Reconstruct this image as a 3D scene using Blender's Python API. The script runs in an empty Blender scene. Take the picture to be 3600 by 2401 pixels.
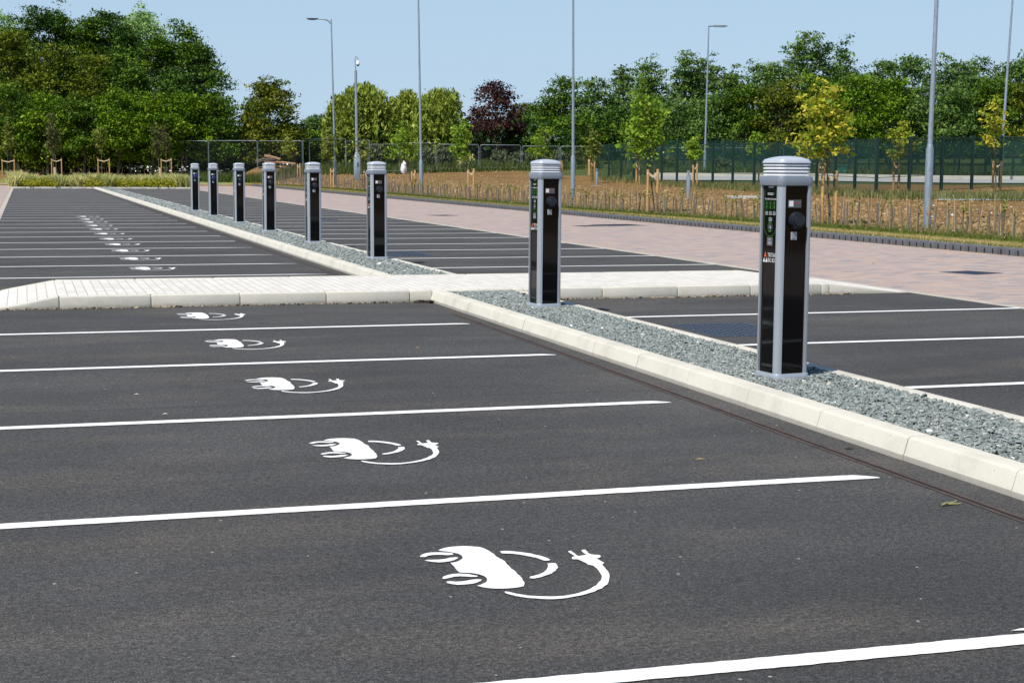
import bpy, bmesh, math, random
import numpy as np
from mathutils import Vector, Matrix
from mathutils.noise import noise as pnoise
random.seed(7); rng = np.random.default_rng(11)
R = math.radians
SC = bpy.context.scene; COL = SC.collection

# ------------------------------------------------------------------ camera, sky, sun, exposure
F_PX, PITCH, ROLL, YAW, CAM_Z = 5543.4, 0.10925, 0.00649, 0.29936, 1.45   # solved from the photograph (3600 px wide)
W_PX, H_PX = 3600, 2401
FWD = Vector((math.sin(YAW)*math.cos(PITCH), math.cos(YAW)*math.cos(PITCH), -math.sin(PITCH)))
RT0 = Vector((math.cos(YAW), -math.sin(YAW), 0)); UP0 = RT0.cross(FWD)
RT = RT0*math.cos(ROLL) + UP0*math.sin(ROLL); UP = UP0*math.cos(ROLL) - RT0*math.sin(ROLL)
CAM = Vector((0, 0, CAM_Z))
cd = bpy.data.cameras.new('camera'); cam = bpy.data.objects.new('camera', cd); COL.objects.link(cam)
cd.sensor_width = 36; cd.lens = F_PX/W_PX*36; cd.clip_start = 0.1; cd.clip_end = 6000
cam.matrix_world = Matrix(((RT.x, UP.x, -FWD.x, 0), (RT.y, UP.y, -FWD.y, 0), (RT.z, UP.z, -FWD.z, CAM_Z), (0, 0, 0, 1)))
SC.camera = cam
SUN_EL, SUN_DIR = R(57), Vector((-0.79, -0.61))           # towards the sun on the ground plane
wd = bpy.data.worlds.new('World'); SC.world = wd; wd.use_nodes = True
nt = wd.node_tree; bg = nt.nodes['Background']
sk = nt.nodes.new('ShaderNodeTexSky'); sk.sky_type = 'NISHITA'; sk.sun_disc = False
sk.sun_elevation = SUN_EL; sk.sun_rotation = math.atan2(SUN_DIR.x, SUN_DIR.y)
sk.altitude = 100; sk.air_density = 1.0; sk.dust_density = 0.1; sk.ozone_density = 3.0
tc = nt.nodes.new('ShaderNodeTexCoord'); sx = nt.nodes.new('ShaderNodeSeparateXYZ'); rm = nt.nodes.new('ShaderNodeMapRange'); mx = nt.nodes.new('ShaderNodeMix')
mx.data_type = 'RGBA'; rm.interpolation_type = 'SMOOTHSTEP'                 # pale summer haze low in the sky
nt.links.new(tc.outputs['Generated'], sx.inputs[0]); nt.links.new(sx.outputs[2], rm.inputs[0])
for k, v in ((1, .02), (2, .45), (3, .88), (4, 0.)): rm.inputs[k].default_value = v
nt.links.new(rm.outputs[0], mx.inputs[0]); nt.links.new(sk.outputs[0], mx.inputs[6]); mx.inputs[7].default_value = (3.65, 5.0, 6.55, 1)
nt.links.new(mx.outputs[2], bg.inputs[0]); bg.inputs[1].default_value = 0.10
sl = bpy.data.lights.new('sun', 'SUN'); sl.energy = 4.6; sl.angle = R(0.53); sl.color = (1.0, 0.955, 0.88)
so = bpy.data.objects.new('sun', sl); COL.objects.link(so)
so.rotation_euler = Vector((SUN_DIR.x*math.cos(SUN_EL), SUN_DIR.y*math.cos(SUN_EL), math.sin(SUN_EL))).to_track_quat('Z', 'Y').to_euler()
so.location = (-20, -20, 40)
SC.view_settings.view_transform = 'Standard'; SC.view_settings.look = 'None'
SC.view_settings.exposure = 0.3; SC.view_settings.gamma = 1.0
SC.cycles.max_bounces = 8; SC.cycles.transparent_max_bounces = 24

# ------------------------------------------------------------------ helpers: tagging and objects
def tag(o, label=None, cat=None, group=None, kind=None):
    if label: o['label'] = label
    if cat: o['category'] = cat
    if group: o['group'] = group
    if kind: o['kind'] = kind
    return o
def thing(name, label, cat, loc=(0, 0, 0), rz=0, group=None):
    o = bpy.data.objects.new(name, None); COL.objects.link(o); o.location = loc; o.rotation_euler = (0, 0, rz)
    o.empty_display_size = 0.1
    return tag(o, label, cat, group)
def dup(root, loc, rz=0, label=None, group=None, scale=None):
    r = root.copy(); COL.objects.link(r); r.location = loc; r.rotation_euler = (0, 0, rz)
    if scale: r.scale = scale
    if label: r['label'] = label
    if group: r['group'] = group
    for ch in list(root.children):
        c = ch.copy(); COL.objects.link(c); c.parent = r
        for g in list(ch.children):
            d = g.copy(); COL.objects.link(d); d.parent = c
    return r

class MB:
    "collects polygons; build() links them as one mesh object"
    def __init__(s): s.v = []; s.f = []; s.m = []
    def add(s, vs, fs, m=0):
        b = len(s.v); s.v += [tuple(p) for p in vs]; s.f += [tuple(b+i for i in f) for f in fs]; s.m += [m]*len(fs); return s
    def box(s, x0, y0, z0, x1, y1, z1, m=0):
        return s.add([(x0,y0,z0),(x1,y0,z0),(x1,y1,z0),(x0,y1,z0),(x0,y0,z1),(x1,y0,z1),(x1,y1,z1),(x0,y1,z1)],
            [(0,3,2,1),(4,5,6,7),(0,1,5,4),(1,2,6,5),(2,3,7,6),(3,0,4,7)], m)
    def tube(s, pts, rad, n=10, m=0, caps=True):
        pts = [Vector(p) for p in pts]; rad = rad if hasattr(rad, '__len__') else [rad]*len(pts)
        vs = []; prev = None
        for i, p in enumerate(pts):
            t = (pts[min(i+1, len(pts)-1)] - pts[max(i-1, 0)]).normalized()
            a = prev if prev is not None else (Vector((1,0,0)) if abs(t.x) < .8 else Vector((0,1,0)))
            a = (a - t*a.dot(t)).normalized(); prev = a; b = t.cross(a)
            for k in range(n):
                q = 2*math.pi*k/n; vs.append(p + a*(rad[i]*math.cos(q)) + b*(rad[i]*math.sin(q)))
        fs = [(i*n+k, i*n+(k+1) % n, (i+1)*n+(k+1) % n, (i+1)*n+k) for i in range(len(pts)-1) for k in range(n)]
        if caps: fs += [tuple(range(n-1, -1, -1)), tuple(range((len(pts)-1)*n, len(pts)*n))]
        return s.add(vs, fs, m)
    def prism(s, poly, z0, z1, m=0, top=None, caps=True):
        n = len(poly); top = top or poly
        return s.add([(x, y, z0) for x, y in poly] + [(x, y, z1) for x, y in top],
            [(i, (i+1) % n, n+(i+1) % n, n+i) for i in range(n)] + ([tuple(range(n-1, -1, -1)), tuple(range(n, 2*n))] if caps else []), m)
    def lathe(s, prof, n=24, c=(0, 0), m=0):
        vs = [(c[0]+r*math.cos(2*math.pi*k/n), c[1]+r*math.sin(2*math.pi*k/n), z) for r, z in prof for k in range(n)]
        fs = [(i*n+k, i*n+(k+1) % n, (i+1)*n+(k+1) % n, (i+1)*n+k) for i in range(len(prof)-1) for k in range(n)]
        return s.add(vs, fs + [tuple(range(n-1, -1, -1)), tuple(range((len(prof)-1)*n, len(prof)*n))], m)
    def build(s, name, mats, parent=None, smooth=False, bevel=0, tint=None, kind=None):
        me = bpy.data.meshes.new(name); me.from_pydata(s.v, [], s.f)
        mats = mats if isinstance(mats, (list, tuple)) else [mats]
        for m in mats: me.materials.append(m)
        if len(mats) > 1: me.polygons.foreach_set('material_index', s.m)
        return link(name, me, parent, smooth, bevel, kind)
def link(name, me, parent=None, smooth=False, bevel=0, kind=None):
    me.update()
    if bevel:
        bm = bmesh.new(); bm.from_mesh(me); bmesh.ops.remove_doubles(bm, verts=bm.verts, dist=1e-5)
        es = [e for e in bm.edges if len(e.link_faces) == 2 and e.calc_face_angle(0) > 0.6]
        bmesh.ops.bevel(bm, geom=es, offset=bevel, segments=2, affect='EDGES', profile=0.5); bm.to_mesh(me); bm.free()
    if smooth:
        me.shade_smooth()
        if smooth != 'all': me.set_sharp_from_angle(angle=R(35))
    o = bpy.data.objects.new(name, me); COL.objects.link(o)
    if parent: o.parent = parent
    if kind: o['kind'] = kind
    return o
def quads(name, V, mats, parent=None, tint=None, smooth=False, k=4, kind=None, midx=None):
    "V: (n,k,3) array of separate polygons, with a per-polygon tint in 0..1"
    n = len(V); me = bpy.data.meshes.new(name)
    me.vertices.add(n*k); me.vertices.foreach_set('co', np.ascontiguousarray(V, np.float32).ravel())
    me.loops.add(n*k); me.loops.foreach_set('vertex_index', np.arange(n*k, dtype=np.int32))
    me.polygons.add(n); me.polygons.foreach_set('loop_start', np.arange(0, n*k, k, dtype=np.int32))
    for m in (mats if isinstance(mats, (list, tuple)) else [mats]): me.materials.append(m)
    if midx is not None: me.polygons.foreach_set('material_index', np.asarray(midx, np.int32))
    if tint is not None:
        a = me.attributes.new('tint', 'FLOAT', 'FACE'); a.data.foreach_set('value', np.asarray(tint, np.float32))
    me.update(calc_edges=True)
    return link(name, me, parent, smooth, kind=kind)
def indexed(name, V, Fc, mats, parent=None, tint=None, smooth=False, kind=None):
    k = Fc.shape[1]; n = len(Fc); me = bpy.data.meshes.new(name)
    me.vertices.add(len(V)); me.vertices.foreach_set('co', np.ascontiguousarray(V, np.float32).ravel())
    me.loops.add(n*k); me.loops.foreach_set('vertex_index', np.ascontiguousarray(Fc, np.int32).ravel())
    me.polygons.add(n); me.polygons.foreach_set('loop_start', np.arange(0, n*k, k, dtype=np.int32))
    me.materials.append(mats)
    if tint is not None:
        a = me.attributes.new('tint', 'FLOAT', 'FACE'); a.data.foreach_set('value', np.asarray(tint, np.float32))
    me.update(calc_edges=True)
    return link(name, me, parent, smooth, kind=kind)

# ------------------------------------------------------------------ terrain and places on it
def ss(a, b, x):
    t = np.clip((x-a)/(b-a), 0, 1); return t*t*(3-2*t)
def height(X, Y):
    X = np.asarray(X, float); Y = np.asarray(Y, float)
    D = X*math.sin(YAW) + Y*math.cos(YAW)
    side = 0.03*np.clip(X-19, 0, 27) + 0.012*np.clip(X-46, 0, 40)
    d = np.clip(D-80, 0, 50); back = 0.0004*d*d + 0.03*np.clip(D-130, 0, 40)
    t = ss(17, 22, X)
    left = 0.035*np.clip(Y-120.5, 0, 50)
    h = 0.1 + (side+back)*t + left*(1-t)
    return h
def sst(a, b, x):
    t = min(1, max(0, (x-a)/(b-a))); return t*t*(3-2*t)
def H(x, y):
    D = x*math.sin(YAW)+y*math.cos(YAW); d = min(50, max(0, D-80)); t = sst(17, 22, x)
    return .1+(.03*min(27, max(0, x-19))+.012*min(40, max(0, x-46))+.0004*d*d+.03*min(40, max(0, D-130)))*t+.035*min(50, max(0, y-120.5))*(1-t)
def ray(px, py):
    return FWD + RT*((px-W_PX/2)/F_PX) - UP*((py-H_PX/2)/F_PX)
def at(px, py):
    "where the sight line of a photo point meets the ground"
    d = ray(px, py); d = d/d.dot(Vector((math.sin(YAW), math.cos(YAW), 0))); t = 8.0
    while t < 400:
        p = CAM + d*t
        if p.z <= H(p.x, p.y): break
        t += 1.0
    lo, hi = t-1.0, t
    for _ in range(10):
        m = (lo+hi)/2; p = CAM + d*m
        if p.z <= H(p.x, p.y): hi = m
        else: lo = m
    return Vector((p.x, p.y, H(p.x, p.y)))
def deep(px, D):
    "a point on the ground at depth D under a photo column"
    d = ray(px, 600); d = d/d.dot(Vector((math.sin(YAW), math.cos(YAW), 0))); p = CAM + d*D
    return Vector((p.x, p.y, H(p.x, p.y)))
def depth(p): return p.x*math.sin(YAW) + p.y*math.cos(YAW)
def rise(px, py, p):
    "height above the ground of a photo point standing over p"
    d = ray(px, py); d = d/d.dot(Vector((math.sin(YAW), math.cos(YAW), 0)))
    return (CAM + d*depth(p)).z - p.z
def span(p, w): return w*depth(p)/F_PX

# ------------------------------------------------------------------ materials
MATS = {}
class NT:
    def __init__(s, name):
        s.mat = bpy.data.materials.new(name); s.mat.use_nodes = True; s.t = s.mat.node_tree
        s.b = s.t.nodes['Principled BSDF']; s.out = s.t.nodes['Material Output']; MATS[name] = s.mat
    def n(s, typ, _in=None, **kw):
        d = s.t.nodes.new(typ)
        for k, v in kw.items(): setattr(d, k, v)
        for k, v in (_in or {}).items(): s.put(d.inputs[k], v)
        return d
    def put(s, sock, v):
        if isinstance(v, bpy.types.NodeSocket): s.t.links.new(v, sock)
        elif isinstance(v, bpy.types.Node): s.t.links.new(v.outputs[0], sock)
        else: sock.default_value = v
    def co(s, scale=(1, 1, 1), rot=(0, 0, 0), src='Object'):
        tc = s.n('ShaderNodeTexCoord'); mp = s.n('ShaderNodeMapping', {'Vector': tc.outputs[src]})
        mp.inputs['Scale'].default_value = scale; mp.inputs['Rotation'].default_value = rot; return mp.outputs[0]
    def noise(s, scale, detail=4, rough=.55, vec=None, dist=0):
        return s.n('ShaderNodeTexNoise', {'Vector': vec or s.co(), 'Scale': scale, 'Detail': detail, 'Roughness': rough, 'Distortion': dist}).outputs['Fac']
    def vor(s, scale, out='Distance', vec=None, feature='F1'):
        return s.n('ShaderNodeTexVoronoi', {'Vector': vec or s.co(), 'Scale': scale}, feature=feature).outputs[out]
    def ramp(s, fac, stops, interp='LINEAR'):
        r = s.n('ShaderNodeValToRGB', {'Fac': fac}); e = r.color_ramp.elements; r.color_ramp.interpolation = interp
        while len(e) < len(stops): e.new(0.5)
        for i, (p, c) in enumerate(stops):
            e[i].position = p; e[i].color = (*c, 1) if hasattr(c, '__len__') else (c, c, c, 1)
        return r.outputs[0]
    def mix(s, fac, a, b, typ='MIX'):
        m = s.n('ShaderNodeMix', data_type='RGBA', blend_type=typ)
        for sock, v in ((m.inputs[0], fac), (m.inputs[6], a), (m.inputs[7], b)):
            s.put(sock, (*v, 1) if isinstance(v, tuple) and len(v) == 3 else v)
        return m.outputs[2]
    def math(s, op, a, b=0.0, clamp=False):
        m = s.n('ShaderNodeMath', operation=op, use_clamp=clamp); s.put(m.inputs[0], a); s.put(m.inputs[1], b); return m.outputs[0]
    def sep(s, vec): return s.n('ShaderNodeSeparateXYZ', {0: vec}).outputs
    def bump(s, h, strength=.5, dist=.01, normal=None):
        b = s.n('ShaderNodeBump', {'Height': h, 'Strength': strength, 'Distance': dist})
        if normal is not None: s.put(b.inputs['Normal'], normal)
        return b.outputs[0]
    def set(s, color=None, rough=.6, metal=0, spec=.5, normal=None, **kw):
        if color is not None: s.put(s.b.inputs['Base Color'], (*color, 1) if isinstance(color, tuple) else color)
        s.put(s.b.inputs['Roughness'], rough); s.put(s.b.inputs['Metallic'], metal); s.put(s.b.inputs['Specular IOR Level'], spec)
        if normal is not None: s.put(s.b.inputs['Normal'], normal)
        for k, v in kw.items(): s.put(s.b.inputs[k], v)
        return s.mat
def plain(name, c, rough=.6, metal=0, spec=.5, vary=.12, scale=8, bump=0, **kw):
    m = NT(name); f = m.noise(scale, 5)
    col = m.ramp(f, [(.25, tuple(x*(1-vary) for x in c)), (.75, tuple(min(1, x*(1+vary)) for x in c))])
    return m.set(col, rough, metal, spec, m.bump(m.noise(scale*6, 4), bump, .004) if bump else None, **kw)

def asphalt():
    m = NT('asphalt'); co = m.co()
    big = m.noise(.35, 5, .6, co); mid = m.noise(1.6, 5, .6, m.co((.35, 1, 1))); grain = m.noise(170, 3, .7, co); cell = m.vor(95, 'Color', co)
    base = m.ramp(m.math('ADD', m.math('MULTIPLY', big, .6), m.math('MULTIPLY', mid, .4)), [(.36, (.040, .0385, .037)), (.51, (.054, .052, .050)), (.64, (.074, .0705, .066))])
    dust = m.mix(m.math('MULTIPLY', m.ramp(m.noise(.9, 6, .65, m.co((.5, 1.4, 1))), [(.50, 0.), (.72, 1.)]), .48), base, (.112, .094, .072))
    g = m.mix(1.0, m.ramp(grain, [(.32, .25), (.5, .9), (.68, 2.2)]), m.ramp(m.noise(48, 3, .7, co), [(.3, .62), (.7, 1.38)]), 'MULTIPLY')
    c1 = m.mix(1.0, dust, g, 'MULTIPLY')
    c2 = m.mix(.8, c1, m.mix(1.0, c1, m.ramp(m.sep(cell)[0], [(0, .55), (1, 1.45)]), 'MULTIPLY'))
    tyre = m.math('MULTIPLY', m.ramp(m.noise(1.1, 4, .5, m.co((.12, 2.6, 1), (0, 0, .06))), [(.60, 0.), (.72, 1.)]), m.ramp(m.noise(.5, 3, .5, m.co()), [(.42, 0.), (.6, 1.)]))
    c2 = m.mix(m.math('MULTIPLY', tyre, .38), c2, (.026, .025, .026))
    scuff = m.ramp(m.noise(5.5, 6, .7, m.co((.4, 1, 1))), [(.66, 0.), (.74, 1.)])
    c2 = m.mix(m.math('MULTIPLY', scuff, .22), c2, (.17, .155, .135))
    # pale chippings
    v = m.n('ShaderNodeTexVoronoi', {'Vector': co, 'Scale': 13.0})
    dot = m.math('MULTIPLY', m.math('LESS_THAN', v.outputs['Distance'], m.math('MULTIPLY', m.sep(v.outputs['Color'])[2], .085)), m.math('GREATER_THAN', m.sep(v.outputs['Color'])[1], .84))
    c3 = m.mix(m.math('MULTIPLY', dot, .75), c2, (.42, .40, .36))
    # the joint between two passes of the paver
    s = m.sep(co); y = m.math('ADD', s[1], m.math('MULTIPLY', m.math('SUBTRACT', m.noise(2.5, 4, .6, co), .5), .10))
    seam = m.math('LESS_THAN', m.math('ABSOLUTE', m.math('SUBTRACT', y, 9.62)), .012)
    c4 = m.mix(m.math('MULTIPLY', seam, .55), c3, (.025, .024, .024))
    nrm = m.bump(m.math('ADD', grain, m.math('MULTIPLY', m.vor(95, 'Distance', co), .8)), .55, .006)
    return m.set(c4, .82, 0, .35, nrm)
def paint():
    m = NT('white_road_paint'); co = m.co()
    w = m.ramp(m.noise(60, 5, .7, co), [(.2, (.58, .58, .56)), (.5, (.78, .78, .76)), (.8, (.84, .84, .82))])
    sp = m.ramp(m.noise(140, 2, .6, co), [(.28, 1.), (.33, 0.)])
    wear = m.math('MULTIPLY', m.ramp(m.noise(230, 3, .75, co), [(.50, 0.), (.62, 1.)]), m.ramp(m.noise(3.2, 5, .65, co), [(.45, 0.), (.72, .8)]))
    w = m.mix(wear, w, (.20, .195, .19))
    return m.set(m.mix(m.math('MULTIPLY', sp, .55), w, (.12, .12, .12)), .6, 0, .4, m.bump(m.noise(150, 3, .6, co), .35, .004))
def concrete(name, c, joints=0.0, axis=1, off=0.0):
    m = NT(name); co = m.co(); a = m.noise(2.2, 7, .62, co); fine = m.noise(120, 4, .7, co)
    col = m.ramp(a, [(.28, tuple(x*.80 for x in c)), (.5, c), (.75, tuple(min(1, x*1.08) for x in c))])
    col = m.mix(1.0, col, m.ramp(fine, [(.25, .86), (.7, 1.06)]), 'MULTIPLY')
    z = m.sep(co)[2]
    dirt = m.math('MULTIPLY', m.ramp(m.math('ADD', z, m.math('MULTIPLY', m.noise(7, 5, .7, co), .05)), [(.035, 1.), (.062, 0.)]), .45)
    col = m.mix(dirt, col, (.27, .24, .19))
    vv = m.n('ShaderNodeTexVoronoi', {'Vector': co, 'Scale': 22.0})
    pit = m.math('MULTIPLY', m.math('LESS_THAN', vv.outputs['Distance'], .1), m.math('GREATER_THAN', m.sep(vv.outputs['Color'])[0], .9))
    col = m.mix(m.math('MULTIPLY', pit, .55), col, (.13, .12, .10))
    return m.set(col, .8, 0, .3, m.bump(fine, .25, .003))
def pavers(name, cols, rot, mortar, bw, bh, streak=0.0, mort=.012):
    m = NT(name); co = m.co(rot=(0, 0, rot))
    br = m.n('ShaderNodeTexBrick', {'Vector': co, 'Scale': 1.0, 'Mortar Size': mort*bh*4, 'Mortar Smooth': .1, 'Bias': 0.0, 'Brick Width': bw, 'Row Height': bh,
        'Color1': (0, 0, 0, 1), 'Color2': (1, 1, 1, 1), 'Mortar': (.5, .5, .5, 1)})
    big = m.noise(.5, 5, .6, m.co()); val = m.math('ADD', m.math('MULTIPLY', br.outputs['Color'], .75), m.math('MULTIPLY', big, .36))
    col = m.ramp(val, [(i/(len(cols)-1)*.9+.08, c) for i, c in enumerate(cols)])
    col = m.mix(1.0, col, m.ramp(m.noise(45, 4, .7), [(.25, .82), (.72, 1.1)]), 'MULTIPLY')
    col = m.mix(m.math('MULTIPLY', br.outputs['Fac'], .8), col, mortar)
    return m.set(col, .82, 0, .3, m.bump(m.math('SUBTRACT', 1.0, br.outputs['Fac']), .4, .004))
def soil():
    m = NT('soil'); co = m.co(); at_ = m.n('ShaderNodeAttribute', attribute_name='tint').outputs['Fac']
    a = m.noise(.55, 6, .65, co); b = m.noise(6, 6, .7, co); cl = m.vor(9, 'Distance', co)
    s = m.ramp(m.math('ADD', m.math('MULTIPLY', a, .4), m.math('MULTIPLY', b, .6)), [(.32, (.11, .062, .022)), (.5, (.225, .136, .052)), (.68, (.345, .232, .10))])
    vv = m.n('ShaderNodeTexVoronoi', {'Vector': co, 'Scale': 6.0})
    st = m.math('MULTIPLY', m.math('LESS_THAN', vv.outputs['Distance'], .2), m.math('GREATER_THAN', m.sep(vv.outputs['Color'])[0], .8))
    s = m.mix(m.math('MULTIPLY', st, .75), s, (.46, .38, .28))
    g = m.ramp(m.noise(1.5, 6, .7, co), [(.3, (.035, .055, .014)), (.5, (.075, .105, .028)), (.72, (.19, .17, .07))])
    f = m.math('ADD', at_, m.math('MULTIPLY', m.math('SUBTRACT', m.noise(.9, 5, .6, co), .5), .7)); f = m.ramp(f, [(.42, 0.), (.58, 1.)])
    return m.set(m.mix(f, s, g), .95, 0, .1, m.bump(m.math('ADD', b, cl), .9, .12))
def turf(name, green, dry):
    m = NT(name); co = m.co(); t = m.n('ShaderNodeAttribute', attribute_name='tint').outputs['Fac']
    n1 = m.noise(1.3, 6, .65, co); f = m.ramp(m.math('ADD', t, m.math('MULTIPLY', m.math('SUBTRACT', n1, .5), 1.1)), [(.3, 0.), (.75, 1.)])
    col = m.mix(f, green, dry); col = m.mix(1.0, col, m.ramp(m.noise(60, 4, .7, co), [(.25, .55), (.7, 1.35)]), 'MULTIPLY')
    return m.set(col, .9, 0, .15, m.bump(m.noise(70, 3, .7, co), .6, .03))
def leaf(name, dark, mid, light, trans=.35, rough=.55, spec=.14):
    m = NT(name); t = m.n('ShaderNodeAttribute', attribute_name='tint').outputs['Fac']
    c = m.ramp(t, [(.05, dark), (.5, mid), (.95, light)]); m.set(c, rough, 0, spec)
    tr = m.n('ShaderNodeBsdfTranslucent', {'Color': m.mix(.5, c, (.55, .75, .08), 'MULTIPLY')}); tr2 = m.n('ShaderNodeBsdfTranslucent', {'Color': c})
    mx = m.n('ShaderNodeMixShader', {0: trans, 1: m.b.outputs[0], 2: tr2.outputs[0]}); m.t.nodes.remove(tr)
    m.put(m.out.inputs['Surface'], mx.outputs[0]); return m.mat
def seethrough(name, c, cover, rough=.6, metal=0):
    "wire mesh too fine to resolve: the share of it that is wire"
    m = NT(name); m.set(c, rough, metal); tr = m.n('ShaderNodeBsdfTransparent')
    x = m.n('ShaderNodeMixShader', {0: cover, 1: tr.outputs[0], 2: m.b.outputs[0]}); m.put(m.out.inputs['Surface'], x.outputs[0]); return m.mat
def chips():
    m = NT('slate_chippings'); t = m.n('ShaderNodeAttribute', attribute_name='tint').outputs['Fac']
    c = m.ramp(t, [(0, (.09, .11, .108)), (.3, (.18, .212, .198)), (.5, (.29, .318, .295)), (.68, (.19, .21, .215)), (.82, (.31, .30, .285)), (.91, (.43, .41, .34)), (1, (.68, .66, .62))])
    return m.set(m.mix(1.0, c, m.ramp(m.noise(40, 4), [(.3, .8), (.7, 1.15)]), 'MULTIPLY'), .7, 0, .35)
def steel(name, c, rough, scale=14):
    m = NT(name); co = m.co((1, 1, .25)); f = m.noise(scale, 6, .65, co); sp = m.vor(30, 'Color', m.co())
    col = m.ramp(f, [(.3, tuple(x*.8 for x in c)), (.7, tuple(min(1, x*1.15) for x in c))])
    col = m.mix(.35, col, m.mix(1.0, col, m.ramp(m.sep(sp)[0], [(0, .7), (1, 1.25)]), 'MULTIPLY'))
    return m.set(col, rough, .55, .5)

ASPH, PAINT = asphalt(), paint()
KERB = concrete('pale_kerb_concrete', (.56, .53, .452))
PATHM = pavers('pale_path_pavers', [(.56, .53, .48), (.62, .59, .54), (.67, .64, .585)], R(90), (.30, .265, .22), .2, .1, mort=.012)
ROADM = pavers('pink_road_pavers', [(.185, .18, .195), (.29, .255, .25), (.375, .275, .235), (.385, .315, .275), (.47, .305, .235)], 0.0, (.33, .28, .25), .24, .12, mort=.02)
SOIL = soil(); CHIP = chips()
BLOCK = concrete('dark_kerb_block', (.115, .12, .13)); DARK = plain('hole_shade_black', (.008, .008, .009), .9)
TURF = turf('verge_turf', (.15, .18, .035), (.42, .31, .14)); LAWN = turf('lawn_turf', (.17, .18, .04), (.36, .28, .11))
CONC = concrete('grey_road_concrete', (.42, .42, .40)); FLUSH = concrete('flush_kerb_concrete', (.52, .48, .42))
GRAVBASE = plain('gravel_bed', (.085, .10, .10), .9, vary=.5, scale=30, bump=.8)
RUST = plain('rusty_steel', (.092, .060, .044), .7, .3, vary=.45, scale=9); IRON = plain('dark_cast_iron', (.06, .072, .10), .42, .3, vary=.3, scale=20)
SILVER = plain('silver_grey_paint', (.50, .53, .57), .32, .55, .5, vary=.04, scale=3); SILVER2 = plain('mid_grey_paint', (.275, .305, .35), .4, .4, .5, vary=.05, scale=3)
LID = plain('pale_grey_moulding', (.47, .505, .555), .22, .1, .5, vary=.04, scale=4)
def blackgloss():
    m = NT('black_gloss_panel'); return m.set((.0025, .0025, .003), m.ramp(m.noise(4, 4), [(.3, .03), (.7, .07)]), 0, .28, m.bump(m.noise(2.5, 2, .5, m.co((1, 1, .35))), .05, .02))
GLOSS = blackgloss(); PLUG = plain('charcoal_plastic', (.012, .015, .021), .32, vary=.15); BLUE = plain('blue_led_glow_paint', (.012, .03, .30), .35)
BLK = plain('black_plastic', (.012, .012, .013), .5); WHITE = plain('white_print', (.78, .78, .76), .5, vary=.03); LOUV = plain('white_louvre', (.90, .905, .91), .3, vary=.02)
GREEN = plain('green_print', (.055, .22, .03), .5, vary=.03); ORANGE = plain('orange_print', (.78, .12, .015), .5, vary=.03); REDP = plain('red_print', (.45, .03, .02), .5); GREYP = plain('grey_print', (.10, .105, .11), .5, vary=.03)
DGREEN = plain('dim_green_print', (.03, .10, .02), .5); LGREY = plain('light_grey_print', (.42, .44, .46), .5, vary=.03)
def glass():
    m = NT('clear_cover'); g = m.n('ShaderNodeBsdfGlossy', {'Color': (.9, .93, 1, 1), 'Roughness': .08}); t = m.n('ShaderNodeBsdfTransparent', {'Color': (.985, .99, 1, 1)})
    lw = m.n('ShaderNodeLayerWeight', {'Blend': .25}); x = m.n('ShaderNodeMixShader', {0: m.math('ADD', m.math('MULTIPLY', lw.outputs['Fresnel'], .2), .02), 1: t.outputs[0], 2: g.outputs[0]})
    m.put(m.out.inputs['Surface'], x.outputs[0]); return m.mat
CLEAR = glass()
GALV = steel('galvanised_steel', (.36, .41, .47), .42); GALVD = steel('dull_galvanised_steel', (.30, .36, .40), .5); SATIN = plain('satin_stainless', (.60, .61, .64), .22, .95, vary=.08)
WOOD = plain('stake_timber', (.48, .29, .105), .8, vary=.35, scale=14, bump=.3); WOODD = plain('dark_stake_timber', (.17, .095, .04), .85, vary=.4, scale=14); PALEWOOD = plain('pale_split_timber', (.55, .40, .22), .8, vary=.25)
STRAP = plain('tie_strap', (.56, .42, .26), .8, vary=.3); BARK = plain('tree_bark', (.085, .065, .048), .9, vary=.5, scale=9, bump=.6); YBARK = plain('young_bark', (.12, .085, .06), .85, vary=.4, scale=20)
CANE = plain('bamboo_cane', (.42, .30, .16), .7, vary=.3, scale=20); GUARD = plain('grey_mesh_guard', (.17, .135, .10), .75, vary=.4, scale=30); GUARDG = plain('green_grey_guard', (.10, .105, .06), .75, vary=.4, scale=30)
FGREEN = plain('fence_green', (.004, .026, .020), .5, vary=.15); FMESH = seethrough('green_weld_mesh', (.004, .046, .034), .37); HMESH = seethrough('fence_wire_infill', (.16, .18, .20), .035, .5, .4)
BOXG = plain('cabinet_green', (.015, .10, .065), .5); SACK = plain('white_sack', (.72, .72, .72), .6, vary=.1); LOGM = plain('cut_log', (.28, .16, .09), .85, vary=.4, scale=6); STONE = plain('pale_stone', (.55, .50, .42), .85, vary=.15)
# ------------------------------------------------------------------ the ground
NX = np.concatenate([np.linspace(-1500, -80, 12), np.arange(-60, 16, 4.0), np.arange(16, 60, .8), np.arange(62, 140, 4.0), np.linspace(160, 2500, 14)])
NY = np.concatenate([np.linspace(-300, -20, 5), np.arange(-10, 20, 5.0), np.arange(20, 160, .8), np.arange(164, 240, 6.0), np.linspace(260, 4000, 14)])
GX, GY = np.meshgrid(NX, NY); GZ = height(GX, GY)
inside = (GX < 16.2) & (GY < 119.5); GZ = np.where(inside, -.06, GZ)
lump = np.vectorize(lambda x, y: pnoise(Vector((x*.9, y*.9, 0)))*.05 + pnoise(Vector((x*2.3, y*2.3, 3)))*.03)(GX, GY)
GZ = GZ + np.where((GX > 19) & (GX < 40) & (GY > 15) & (GY < 130), lump, 0) * ss(19, 20.5, GX)
GD = GX*math.sin(YAW) + GY*math.cos(YAW)
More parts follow.
